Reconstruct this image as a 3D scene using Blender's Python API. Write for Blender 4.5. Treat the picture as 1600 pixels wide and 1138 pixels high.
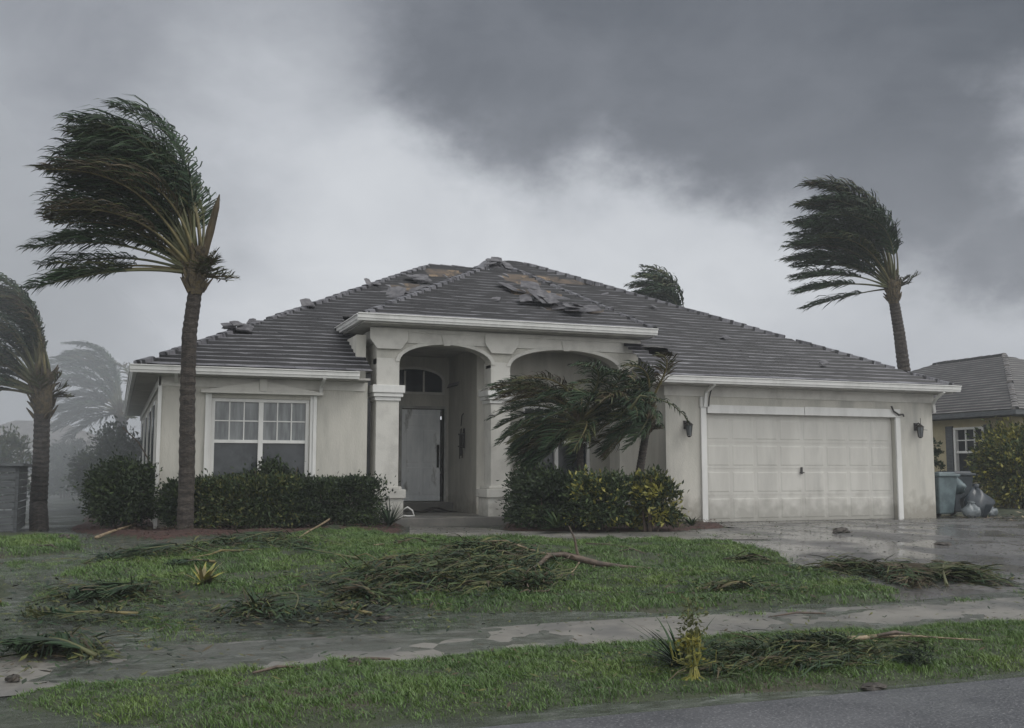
import bpy, math, random
import numpy as np
from mathutils import Vector
R = math.radians
random.seed(7); rng = np.random.default_rng(7)
S = bpy.context.scene
for o in list(bpy.data.objects): bpy.data.objects.remove(o)

# ------------------------------------------------------------------ camera
F, PITCH, YAW, CH = 1620.0, R(5.93), R(20.93), 1.1
cd = bpy.data.cameras.new('camera'); cam = bpy.data.objects.new('camera', cd)
S.collection.objects.link(cam); S.camera = cam
cam.location = (0, 0, CH); cam.rotation_euler = (R(90) + PITCH, 0, -YAW)
cd.sensor_width = 36; cd.lens = 36 * F / 1600; cd.clip_start = .1; cd.clip_end = 2000
FW = np.array([math.sin(YAW)*math.cos(PITCH), math.cos(YAW)*math.cos(PITCH), math.sin(PITCH)])
RT = np.array([math.cos(YAW), -math.sin(YAW), 0.]); UP = np.cross(RT, FW); CC = np.array([0, 0, CH])

# ------------------------------------------------------------------ light
W = bpy.data.worlds.new('World'); S.world = W; W.use_nodes = True
SUN_EL, SUN_AZ = R(48), R(125)
def build_world():
    nt = W.node_tree; nt.nodes.clear(); N = nt.nodes.new; L = nt.links.new
    out = N('ShaderNodeOutputWorld'); bg = N('ShaderNodeBackground'); L(bg.outputs[0], out.inputs[0])
    sky = N('ShaderNodeTexSky'); sky.sky_type = 'NISHITA'; sky.sun_disc = False
    sky.sun_elevation = SUN_EL; sky.sun_rotation = SUN_AZ; sky.air_density = 2; sky.dust_density = 6
    tc = N('ShaderNodeTexCoord')
    def math_(op, a, b=None, clamp=False):
        m = N('ShaderNodeMath'); m.operation = op; m.use_clamp = clamp
        for i, v in enumerate((a, b)):
            if v is None: continue
            if isinstance(v, (int, float)): m.inputs[i].default_value = v
            else: L(v, m.inputs[i])
        return m.outputs[0]
    # warped direction for ragged cloud outlines
    def noise(scale, detail, rough, vec, dist=0):
        n = N('ShaderNodeTexNoise'); n.inputs['Scale'].default_value = scale; n.inputs['Detail'].default_value = detail
        n.inputs['Roughness'].default_value = rough; n.inputs['Distortion'].default_value = dist; L(vec, n.inputs['Vector']); return n
    D = tc.outputs['Generated']
    st = N('ShaderNodeMapping'); st.inputs['Scale'].default_value = (1, 1, 1.5); L(D, st.inputs['Vector'])
    wn = noise(2.4, 9, .6, st.outputs[0])
    sub = N('ShaderNodeVectorMath'); sub.operation = 'SUBTRACT'; L(wn.outputs['Color'], sub.inputs[0]); sub.inputs[1].default_value = (.5, .5, .5)
    sc_ = N('ShaderNodeVectorMath'); sc_.operation = 'SCALE'; L(sub.outputs[0], sc_.inputs[0]); sc_.inputs['Scale'].default_value = .40
    ad = N('ShaderNodeVectorMath'); ad.operation = 'ADD'; L(D, ad.inputs[0]); L(sc_.outputs[0], ad.inputs[1])
    nm = N('ShaderNodeVectorMath'); nm.operation = 'NORMALIZE'; L(ad.outputs[0], nm.inputs[0])
    def blob(px, py, rad_px, soft=.6):
        d = FW*F + RT*(px-800) - UP*(py-569); d /= np.linalg.norm(d)
        dp = N('ShaderNodeVectorMath'); dp.operation = 'DISTANCE'; L(nm.outputs[0], dp.inputs[0]); dp.inputs[1].default_value = tuple(d)
        r = rad_px / F
        mr = N('ShaderNodeMapRange'); mr.interpolation_type = 'SMOOTHERSTEP'
        L(dp.outputs['Value'], mr.inputs[0]); mr.inputs[1].default_value = r*(1+soft); mr.inputs[2].default_value = r*(1-soft)
        return mr.outputs[0]
    base = None
    fine = noise(5.5, 8, .58, st.outputs[0], .6); big = noise(1.7, 6, .55, st.outputs[0], .3)
    fv = math_('MULTIPLY', math_('SUBTRACT', fine.outputs['Fac'], .5), .15)
    bv = math_('MULTIPLY', math_('SUBTRACT', big.outputs['Fac'], .5), CLOUD_N)
    val = math_('ADD', math_('ADD', .335, fv), bv)
    for (px, py, r, amt) in LIGHTS: val = math_('ADD', val, math_('MULTIPLY', blob(px, py, r, .8), amt))
    dk = None
    for (px, py, r, soft) in BANK:
        b_ = blob(px, py, r, soft); dk = b_ if dk is None else math_('MAXIMUM', dk, b_)
    inner = math_('ADD', .098, math_('ADD', math_('MULTIPLY', fv, .9), math_('MULTIPLY', bv, .9)))
    mxv = N('ShaderNodeMix'); mxv.data_type = 'FLOAT'; L(math_('MULTIPLY', dk, .92), mxv.inputs[0]); L(val, mxv.inputs[2]); L(inner, mxv.inputs[3]); val = mxv.outputs[0]
    val = math_('ADD', val, math_('MULTIPLY', blob(1620, 150, 80, .8), .15))
    # pale band of open light low over the horizon
    sep = N('ShaderNodeSeparateXYZ'); L(D, sep.inputs[0])
    hz = N('ShaderNodeMapRange'); hz.interpolation_type = 'SMOOTHSTEP'; L(sep.outputs[2], hz.inputs[0])
    hz.inputs[1].default_value = .42; hz.inputs[2].default_value = .08; hz.inputs[4].default_value = .11
    val = math_('ADD', val, hz.outputs[0])
    val = math_('MAXIMUM', val, .06)
    # unseen sky overhead and behind the camera, brightened to light the house walls
    dpv = N('ShaderNodeVectorMath'); dpv.operation = 'DOT_PRODUCT'; L(D, dpv.inputs[0]); dpv.inputs[1].default_value = (FW[0], FW[1], -.35)
    bk = N('ShaderNodeMapRange'); bk.interpolation_type = 'SMOOTHSTEP'; L(dpv.outputs['Value'], bk.inputs[0])
    bk.inputs[1].default_value = .45; bk.inputs[2].default_value = -.5; bk.inputs[4].default_value = BACK
    val = math_('ADD', val, bk.outputs[0])
    cr = N('ShaderNodeValToRGB'); L(val, cr.inputs[0])
    e = cr.color_ramp.elements
    e[0].position = .0; e[0].color = (0, 0, 0, 1); e[1].position = 1; e[1].color = (1.0, 1.0, 1.0, 1)
    for p_, c_ in ((.1, (.078, .088, .106)), (.25, (.200, .213, .240)), (.45, (.40, .418, .45)), (.7, (.68, .70, .72))):
        k = e.new(p_); k.color = c_ + (1,)
    mx = N('ShaderNodeMix'); mx.data_type = 'RGBA'; mx.inputs[0].default_value = .97
    skm = N('ShaderNodeMix'); skm.data_type = 'RGBA'; skm.blend_type = 'MULTIPLY'; skm.inputs[0].default_value = 1
    L(sky.outputs[0], skm.inputs[6]); skm.inputs[7].default_value = (.1, .1, .1, 1)
    L(skm.outputs[2], mx.inputs[6]); L(cr.outputs[0], mx.inputs[7]); L(mx.outputs[2], bg.inputs[0]); bg.inputs[1].default_value = 1.0
CLOUD_N = .26; BACK = .55
LIGHTS = [(430, 320, 280, .05), (720, 380, 260, .08), (1130, 430, 190, .09), (470, 110, 90, .04), (60, 40, 260, -.06), (300, 20, 200, -.05), (60, 420, 200, -.04), (560, 30, 160, -.09), (160, 250, 160, -.03)]
BANK = [(900, 20, 230, .5), (1120, 110, 210, .45), (1390, 150, 220, .5), (1150, -130, 380, .4), (1590, 320, 110, .7), (1450, -40, 240, .5)]
build_world()
sl = bpy.data.lights.new('sun', 'SUN'); sl.energy = .8; sl.angle = R(25); sl.color = (1, .97, .93)
so = bpy.data.objects.new('sun', sl); S.collection.objects.link(so)
so.rotation_euler = (R(90) - SUN_EL, 0, R(180) - SUN_AZ)
S.view_settings.view_transform = 'Standard'; S.view_settings.look = 'None'; S.view_settings.exposure = .4; S.view_settings.gamma = 1
S.cycles.volume_bounces = 1; S.cycles.max_bounces = 6; S.cycles.transparent_max_bounces = 12; S.cycles.use_denoising = True

# ------------------------------------------------------------------ helpers
def ray(x, y): return FW*F + RT*(x-800) - UP*(y-569)
def gz(y):                                   # the plot falls gently from the house to the street
    t = np.clip((17.5 - np.asarray(y, float)) / 10.5, 0, 1); return -.36 * t*t*(3-2*t)
def gp(px, py, lift=0):                      # the ground point seen at a pixel of the photograph
    d = ray(px, py); Z = 0.
    for _ in range(12):
        t = (Z - CH) / d[2]; p = CC + d*t; Z = float(gz(p[1]))
    return Vector((p[0], p[1], Z + lift))
def at(px, py, dist):                        # point at a pixel, dist metres in front
    return Vector(CC + ray(px, py) * (dist / F))
def smooth(a, b, x): t = np.clip((x-a)/(b-a), 0, 1); return t*t*(3-2*t)

MATS = {}
def mat(name, col, rough=.7, col2=None, scale=3, bump=0, bscale=40, metal=0, spec=.5, mixlo=.4, mixhi=.6, detail=5, coat=0, bdist=.01, col3=None, s3=.7, lo3=.52, hi3=.62, rvar=0, aniso=None, splash=None):
    m = bpy.data.materials.new(name); m.use_nodes = True; nt = m.node_tree; b = nt.nodes['Principled BSDF']; N = nt.nodes.new; L = nt.links.new
    b.inputs['Base Color'].default_value = (*col, 1); b.inputs['Roughness'].default_value = rough; b.inputs['Metallic'].default_value = metal
    b.inputs['Specular IOR Level'].default_value = spec; b.inputs['Coat Weight'].default_value = coat; b.inputs['Coat Roughness'].default_value = .15
    tc = N('ShaderNodeTexCoord'); vec = tc.outputs['Object']
    if aniso:
        mp = N('ShaderNodeMapping'); mp.inputs['Scale'].default_value = aniso; L(vec, mp.inputs[0]); vec = mp.outputs[0]
    if col2:
        n = N('ShaderNodeTexNoise'); n.inputs['Scale'].default_value = scale; n.inputs['Detail'].default_value = detail; n.inputs['Roughness'].default_value = .62; L(vec, n.inputs['Vector'])
        r = N('ShaderNodeMapRange'); r.inputs[1].default_value = mixlo; r.inputs[2].default_value = mixhi; L(n.outputs[0], r.inputs[0])
        x = N('ShaderNodeMix'); x.data_type = 'RGBA'; x.inputs[6].default_value = (*col, 1); x.inputs[7].default_value = (*col2, 1); L(r.outputs[0], x.inputs[0])
        last = x.outputs[2]
        if col3:
            n3 = N('ShaderNodeTexNoise'); n3.inputs['Scale'].default_value = s3; n3.inputs['Detail'].default_value = 7; n3.inputs['Roughness'].default_value = .65; L(vec, n3.inputs['Vector'])
            r3 = N('ShaderNodeMapRange'); r3.inputs[1].default_value = lo3; r3.inputs[2].default_value = hi3; L(n3.outputs[0], r3.inputs[0])
            x3 = N('ShaderNodeMix'); x3.data_type = 'RGBA'; L(last, x3.inputs[6]); x3.inputs[7].default_value = (*col3, 1); L(r3.outputs[0], x3.inputs[0]); last = x3.outputs[2]
        L(last, b.inputs['Base Color'])
    if splash:
        sp = N('ShaderNodeSeparateXYZ'); L(tc.outputs['Object'], sp.inputs[0]); geo = N('ShaderNodeNewGeometry'); sg = N('ShaderNodeSeparateXYZ'); L(geo.outputs['Position'], sg.inputs[0])
        ns = N('ShaderNodeTexNoise'); ns.inputs['Scale'].default_value = 5; ns.inputs['Detail'].default_value = 6; L(tc.outputs['Object'], ns.inputs['Vector'])
        a1 = N('ShaderNodeMath'); a1.operation = 'MULTIPLY_ADD'; L(ns.outputs[0], a1.inputs[0]); a1.inputs[1].default_value = -1.1; L(sg.outputs[2], a1.inputs[2])
        mr_ = N('ShaderNodeMapRange'); L(a1.outputs[0], mr_.inputs[0]); mr_.inputs[1].default_value = .05; mr_.inputs[2].default_value = -.4; mr_.inputs[4].default_value = .75
        ms = N('ShaderNodeMapping'); ms.inputs['Scale'].default_value = (4, 4, .5); L(tc.outputs['Object'], ms.inputs[0])
        nk = N('ShaderNodeTexNoise'); nk.inputs['Scale'].default_value = 1; nk.inputs['Detail'].default_value = 5; L(ms.outputs[0], nk.inputs['Vector'])
        kr = N('ShaderNodeMapRange'); L(nk.outputs[0], kr.inputs[0]); kr.inputs[1].default_value = .6; kr.inputs[2].default_value = .75; kr.inputs[4].default_value = .28
        mm = N('ShaderNodeMath'); mm.operation = 'MAXIMUM'; L(mr_.outputs[0], mm.inputs[0]); L(kr.outputs[0], mm.inputs[1])
        xs_ = N('ShaderNodeMix'); xs_.data_type = 'RGBA'; L(mm.outputs[0], xs_.inputs[0]); L(last, xs_.inputs[6]); xs_.inputs[7].default_value = (*splash, 1); L(xs_.outputs[2], b.inputs['Base Color'])
    if rvar:
        nr = N('ShaderNodeTexNoise'); nr.inputs['Scale'].default_value = .9; nr.inputs['Detail'].default_value = 6; L(vec, nr.inputs['Vector'])
        rr = N('ShaderNodeMapRange'); rr.inputs[1].default_value = .42; rr.inputs[2].default_value = .6; rr.inputs[3].default_value = rough; rr.inputs[4].default_value = rough + rvar
        L(nr.outputs[0], rr.inputs[0]); L(rr.outputs[0], b.inputs['Roughness'])
    if bump:
        n2 = N('ShaderNodeTexNoise'); n2.inputs['Scale'].default_value = bscale; n2.inputs['Detail'].default_value = 4; L(vec, n2.inputs['Vector'])
        bp = N('ShaderNodeBump'); bp.inputs['Strength'].default_value = bump; bp.inputs['Distance'].default_value = bdist; L(n2.outputs[0], bp.inputs['Height']); L(bp.outputs[0], b.inputs['Normal'])
    MATS[name] = m; return m
mat('stucco', (.52, .505, .455), .75, (.44, .43, .385), 1.8, .6, 60, col3=(.33, .325, .30), s3=1.1, lo3=.5, hi3=.72, aniso=(1.3, 1.3, .28), splash=(.24, .225, .19))
mat('stucco_trim', (.58, .57, .53), .8, (.45, .44, .41), 2.5, .3, 50, mixlo=.45, mixhi=.7, splash=(.32, .31, .28))
mat('white_paint', (.68, .68, .66), .45, (.56, .56, .54), 3, .1, 30, mixlo=.45, mixhi=.7, aniso=(1, 1, .3))
mat('soffit', (.42, .41, .38), .8, (.33, .32, .3), 3)
mat('garage_paint', (.55, .54, .50), .45, (.48, .47, .435), 1.6, .15, 80, col3=(.38, .375, .35), s3=1.2, lo3=.52, hi3=.74, aniso=(1.2, 1.2, .3), splash=(.3, .29, .26))
mat('door_paint', (.80, .82, .83), .35, (.64, .67, .69), 2, .1, 30, col3=(.2, .2, .19), s3=2.2, lo3=.58, hi3=.7, aniso=(1, 1, .35))
mat('door_frame', (.42, .42, .40), .6, (.3, .3, .28), 3)
mat('dark_metal', (.02, .02, .022), .5, (.04, .035, .03), 20)
mat('concrete', (.20, .19, .17), .3, (.13, .125, .115), 1.2, .35, 60, col3=(.12, .118, .11), s3=.6, lo3=.48, hi3=.62, rvar=.35)
mat('driveway_wet', (.155, .15, .145), .12, (.105, .10, .098), .8, .22, 45, col3=(.085, .082, .08), s3=.45, lo3=.48, hi3=.6, rvar=.4, bdist=.006)
mat('asphalt', (.095, .097, .104), .34, (.06, .062, .068), 1.3, 1, 30, col3=(.22, .22, .225), s3=60, lo3=.56, hi3=.62, rvar=.3, bdist=.02)
mat('mulch', (.075, .035, .028), .8, (.035, .02, .017), 14, 1, 40, col3=(.16, .07, .05), s3=30, lo3=.6, hi3=.68, bdist=.03)
mat('terrain', (.045, .055, .028), .8, (.03, .04, .02), 3, 1, 30, col3=(.06, .05, .035), s3=.8, lo3=.55, hi3=.65, bdist=.03)
mat('bark', (.075, .062, .052), .85, (.03, .026, .023), 9, 1, 30, bdist=.03, aniso=(1, 1, 3))
mat('bark_pale', (.30, .235, .15), .6, (.15, .11, .07), 9, .5, 40)
mat('limb_bark', (.13, .095, .07), .6, (.06, .045, .035), 7, .8, 40)
mat('boot_fibre', (.11, .085, .045), .85, (.05, .04, .028), 12, 1, 30, bdist=.03)
mat('rachis', (.095, .10, .04), .6, (.07, .07, .03), 3)
mat('rachis_yellow', (.17, .14, .055), .6, (.11, .095, .04), 6)
mat('frond_green', (.022, .047, .02), .6, (.034, .062, .026), 2, col3=(.06, .06, .026), s3=1.2, lo3=.56, hi3=.7, spec=.25)
mat('frond_dark', (.018, .03, .02), .6, (.03, .042, .025), 2, spec=.25)
mat('frond_olive', (.072, .078, .028), .6, (.05, .06, .024), 2, spec=.25)
mat('frond_brown', (.08, .062, .035), .6, (.05, .04, .025), 3, spec=.25)
mat('yellow_stem', (.26, .24, .05), .5, (.13, .14, .04), 14)
mat('debris_leaf', (.055, .058, .036), .6, (.035, .042, .026), 6, spec=.25)
mat('leaf_dark', (.022, .038, .018), .6, (.035, .052, .022), 3, spec=.25)
mat('leaf_mid', (.045, .07, .024), .6, (.06, .085, .03), 3, spec=.25)
mat('leaf_yellow', (.30, .27, .045), .4, (.14, .15, .035), 9)
mat('leaf_olive', (.11, .115, .035), .6, (.07, .08, .03), 5, spec=.25)
mat('glass_dark', (.012, .014, .018), .12, (.025, .03, .034), 1.5, spec=.35)
mat('screen_mesh', (.05, .057, .063), .22, (.03, .035, .04), 1.5, spec=.5, col3=(.085, .095, .10), s3=1.1, lo3=.48, hi3=.66)  # lighter large patches are reflections put into the colour
mat('pale_pane', (.20, .215, .22), .1, (.10, .11, .115), 2.2, spec=.5, aniso=(3, 3, .4))  # light grey reflection painted into the pane colour, with curtain-like folds
mat('bin_teal', (.13, .175, .185), .45, (.08, .11, .12), 4, .2, 20)
mat('bin_dark', (.02, .028, .035), .35, (.035, .045, .055), 6, .3, 15)
mat('bag_white', (.20, .22, .23), .35, (.10, .12, .13), 6, .4, 25)
mat('neighbour_stucco', (.42, .37, .24), .85, (.34, .30, .2), 1.5, .4, 50)
mat('cream', (.5, .49, .45), .8, (.4, .4, .37), 1)
mat('old_timber', (.10, .11, .115), .7, (.06, .065, .07), 5, .5, 20, aniso=(1, 1, 8))
mat('felt', (.11, .085, .065), .8, (.06, .052, .048), 3, .6, 30, col3=(.21, .155, .10), s3=2.2, lo3=.54, hi3=.62)
mat('tile_loose', (.13, .127, .135), .6, (.06, .058, .065), 6, .6, 30)
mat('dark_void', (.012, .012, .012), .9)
mat('doormat', (.03, .026, .022), .95, (.05, .04, .03), 30, .8, 80)

def roof_mat(name, c1, c2, joint_and_shade, row=.2, wid=.33, light=(.20, .195, .20)):  # row: course depth in plan
    m = bpy.data.materials.new(name); m.use_nodes = True; nt = m.node_tree; b = nt.nodes['Principled BSDF']; N = nt.nodes.new; L = nt.links.new
    tc = N('ShaderNodeTexCoord'); geo = N('ShaderNodeNewGeometry')
    sn = N('ShaderNodeSeparateXYZ'); L(geo.outputs['True Normal'], sn.inputs[0])
    ab = N('ShaderNodeMath'); ab.operation = 'ABSOLUTE'; L(sn.outputs[0], ab.inputs[0])
    ay = N('ShaderNodeMath'); ay.operation = 'ABSOLUTE'; L(sn.outputs[1], ay.inputs[0])
    gt = N('ShaderNodeMath'); gt.operation = 'GREATER_THAN'; L(ab.outputs[0], gt.inputs[0]); L(ay.outputs[0], gt.inputs[1])
    sp = N('ShaderNodeSeparateXYZ'); L(tc.outputs['Object'], sp.inputs[0])
    ca = N('ShaderNodeCombineXYZ'); L(sp.outputs[0], ca.inputs[0]); L(sp.outputs[1], ca.inputs[1])
    cb = N('ShaderNodeCombineXYZ'); L(sp.outputs[1], cb.inputs[0]); L(sp.outputs[0], cb.inputs[1])
    mv = N('ShaderNodeMix'); mv.data_type = 'VECTOR'; L(gt.outputs[0], mv.inputs[0]); L(ca.outputs[0], mv.inputs[4]); L(cb.outputs[0], mv.inputs[5])
    mp = N('ShaderNodeMapping'); mp.inputs['Location'].default_value = (0, -.155, 0); L(mv.outputs[1], mp.inputs[0])
    br = N('ShaderNodeTexBrick'); L(mp.outputs[0], br.inputs['Vector']); br.inputs['Scale'].default_value = 1
    br.inputs['Brick Width'].default_value = wid; br.inputs['Row Height'].default_value = row; br.inputs['Mortar Size'].default_value = .008
    br.inputs['Color1'].default_value = (*c1, 1); br.inputs['Color2'].default_value = (*c2, 1); br.inputs['Mortar'].default_value = (*joint_and_shade, 1); br.inputs['Mortar Smooth'].default_value = .3
    n = N('ShaderNodeTexNoise'); n.inputs['Scale'].default_value = 1.1; n.inputs['Detail'].default_value = 8; n.inputs['Roughness'].default_value = .7; L(mp.outputs[0], n.inputs['Vector'])
    r = N('ShaderNodeMapRange'); r.inputs[1].default_value = .44; r.inputs[2].default_value = .66; L(n.outputs[0], r.inputs[0])
    x = N('ShaderNodeMix'); x.data_type = 'RGBA'; L(r.outputs[0], x.inputs[0]); L(br.outputs[0], x.inputs[6]); x.inputs[7].default_value = (*light, 1)
    st = N('ShaderNodeMapping'); st.inputs['Scale'].default_value = (.6, 5, 1); L(mv.outputs[1], st.inputs[0])
    n2 = N('ShaderNodeTexNoise'); n2.inputs['Scale'].default_value = 2.6; n2.inputs['Detail'].default_value = 8; n2.inputs['Roughness'].default_value = .75; L(st.outputs[0], n2.inputs['Vector'])
    r2 = N('ShaderNodeMapRange'); r2.inputs[1].default_value = .54; r2.inputs[2].default_value = .66; r2.inputs[4].default_value = .85; L(n2.outputs[0], r2.inputs[0])
    y = N('ShaderNodeMix'); y.data_type = 'RGBA'; L(r2.outputs[0], y.inputs[0]); L(x.outputs[2], y.inputs[6]); y.inputs[7].default_value = (light[0]*1.5, light[1]*1.5, light[2]*1.5, 1)
    sy = N('ShaderNodeSeparateXYZ'); L(mp.outputs[0], sy.inputs[0])     # painted dark line standing for the shade under every course's lap
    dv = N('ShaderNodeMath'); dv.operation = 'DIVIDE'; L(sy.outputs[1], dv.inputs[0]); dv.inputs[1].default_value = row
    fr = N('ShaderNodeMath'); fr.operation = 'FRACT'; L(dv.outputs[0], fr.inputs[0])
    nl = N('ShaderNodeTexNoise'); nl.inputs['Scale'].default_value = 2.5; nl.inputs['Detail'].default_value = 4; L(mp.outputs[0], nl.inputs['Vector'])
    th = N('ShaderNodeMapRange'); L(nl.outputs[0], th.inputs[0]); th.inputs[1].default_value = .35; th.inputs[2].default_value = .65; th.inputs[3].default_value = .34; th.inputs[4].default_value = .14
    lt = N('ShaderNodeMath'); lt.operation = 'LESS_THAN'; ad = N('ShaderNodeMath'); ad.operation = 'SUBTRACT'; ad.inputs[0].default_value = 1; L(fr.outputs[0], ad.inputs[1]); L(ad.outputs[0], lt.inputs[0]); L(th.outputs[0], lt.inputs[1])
    z = N('ShaderNodeMix'); z.data_type = 'RGBA'; L(lt.outputs[0], z.inputs[0]); L(y.outputs[2], z.inputs[6]); z.inputs[7].default_value = (*joint_and_shade, 1)
    L(z.outputs[2], b.inputs['Base Color'])
    b.inputs['Roughness'].default_value = .45; b.inputs['Specular IOR Level'].default_value = .45
    bn = N('ShaderNodeTexNoise'); bn.inputs['Scale'].default_value = 30; L(tc.outputs['Object'], bn.inputs['Vector'])
    bp = N('ShaderNodeBump'); bp.inputs['Strength'].default_value = .5; bp.inputs['Distance'].default_value = .01; L(bn.outputs[0], bp.inputs['Height']); L(bp.outputs[0], b.inputs['Normal'])
    MATS[name] = m
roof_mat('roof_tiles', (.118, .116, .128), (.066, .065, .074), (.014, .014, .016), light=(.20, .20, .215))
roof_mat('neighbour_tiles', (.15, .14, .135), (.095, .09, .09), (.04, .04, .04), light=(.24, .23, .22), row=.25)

def water_mat():
    m = bpy.data.materials.new('flood_water'); m.use_nodes = True; nt = m.node_tree; b = nt.nodes['Principled BSDF']; N = nt.nodes.new; L = nt.links.new
    tc = N('ShaderNodeTexCoord')
    b.inputs['Base Color'].default_value = (.13, .15, .14, 1); b.inputs['Roughness'].default_value = .12; b.inputs['IOR'].default_value = 1.33
    n = N('ShaderNodeTexNoise'); n.inputs['Scale'].default_value = .8; n.inputs['Detail'].default_value = 7; n.inputs['Roughness'].default_value = .6; L(tc.outputs['Object'], n.inputs['Vector'])
    r = N('ShaderNodeMapRange'); r.inputs[1].default_value = .4; r.inputs[2].default_value = .62; r.inputs[3].default_value = .35; r.inputs[4].default_value = .85; L(n.outputs[0], r.inputs[0]); L(r.outputs[0], b.inputs['Alpha'])
    rr = N('ShaderNodeMapRange'); rr.inputs[1].default_value = .4; rr.inputs[2].default_value = .62; rr.inputs[3].default_value = .35; rr.inputs[4].default_value = .07; L(n.outputs[0], rr.inputs[0]); L(rr.outputs[0], b.inputs['Roughness'])
    mp = N('ShaderNodeMapping'); mp.inputs['Scale'].default_value = (.55, 1.3, 1); L(tc.outputs['Object'], mp.inputs[0])
    n2 = N('ShaderNodeTexNoise'); n2.inputs['Scale'].default_value = 7; n2.inputs['Detail'].default_value = 6; n2.inputs['Roughness'].default_value = .6; L(mp.outputs[0], n2.inputs['Vector'])
    bp = N('ShaderNodeBump'); bp.inputs['Strength'].default_value = .9; bp.inputs['Distance'].default_value = .035; L(n2.outputs[0], bp.inputs['Height'])
    n3 = N('ShaderNodeTexVoronoi'); n3.inputs['Scale'].default_value = 16; L(tc.outputs['Object'], n3.inputs['Vector'])
    bp2 = N('ShaderNodeBump'); bp2.inputs['Strength'].default_value = .35; bp2.inputs['Distance'].default_value = .01; L(n3.outputs['Distance'], bp2.inputs['Height']); L(bp.outputs[0], bp2.inputs['Normal'])
    L(bp2.outputs[0], b.inputs['Normal'])
    ns = N('ShaderNodeTexNoise'); ns.inputs['Scale'].default_value = 6; ns.inputs['Detail'].default_value = 9; ns.inputs['Roughness'].default_value = .75; L(mp.outputs[0], ns.inputs['Vector'])
    cs = N('ShaderNodeValToRGB'); L(ns.outputs[0], cs.inputs[0]); e = cs.color_ramp.elements      # silt and foam carried by the water
    e[0].position = .38; e[0].color = (.07, .078, .06, 1); e[1].position = .68; e[1].color = (.26, .27, .25, 1); k = e.new(.52); k.color = (.13, .145, .125, 1)
    L(cs.outputs[0], b.inputs['Base Color'])
    MATS['flood_water'] = m
water_mat()
def grass_mat():
    m = bpy.data.materials.new('grass'); m.use_nodes = True; nt = m.node_tree; b = nt.nodes['Principled BSDF']; N = nt.nodes.new; L = nt.links.new
    tc = N('ShaderNodeTexCoord')
    n = N('ShaderNodeTexNoise'); n.inputs['Scale'].default_value = 1.1; n.inputs['Detail'].default_value = 5; L(tc.outputs['Object'], n.inputs['Vector'])
    r = N('ShaderNodeValToRGB'); L(n.outputs[0], r.inputs[0]); e = r.color_ramp.elements
    e[0].position = .3; e[0].color = (.054, .110, .028, 1); e[1].position = .72; e[1].color = (.125, .19, .038, 1)
    k = e.new(.5); k.color = (.080, .148, .032, 1)
    w = N('ShaderNodeTexWhiteNoise'); n9 = N('ShaderNodeTexNoise'); n9.inputs['Scale'].default_value = 55; n9.inputs['Detail'].default_value = 1; L(tc.outputs['Object'], n9.inputs['Vector'])
    r9 = N('ShaderNodeMapRange'); r9.inputs[1].default_value = .6; r9.inputs[2].default_value = .72; L(n9.outputs[0], r9.inputs[0])
    x = N('ShaderNodeMix'); x.data_type = 'RGBA'; L(r9.outputs[0], x.inputs[0]); L(r.outputs[0], x.inputs[6]); x.inputs[7].default_value = (.13, .16, .06, 1)
    L(x.outputs[2], b.inputs['Base Color']); b.inputs['Roughness'].default_value = .45
    nt.nodes.remove(w); MATS['grass'] = m
grass_mat()

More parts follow.
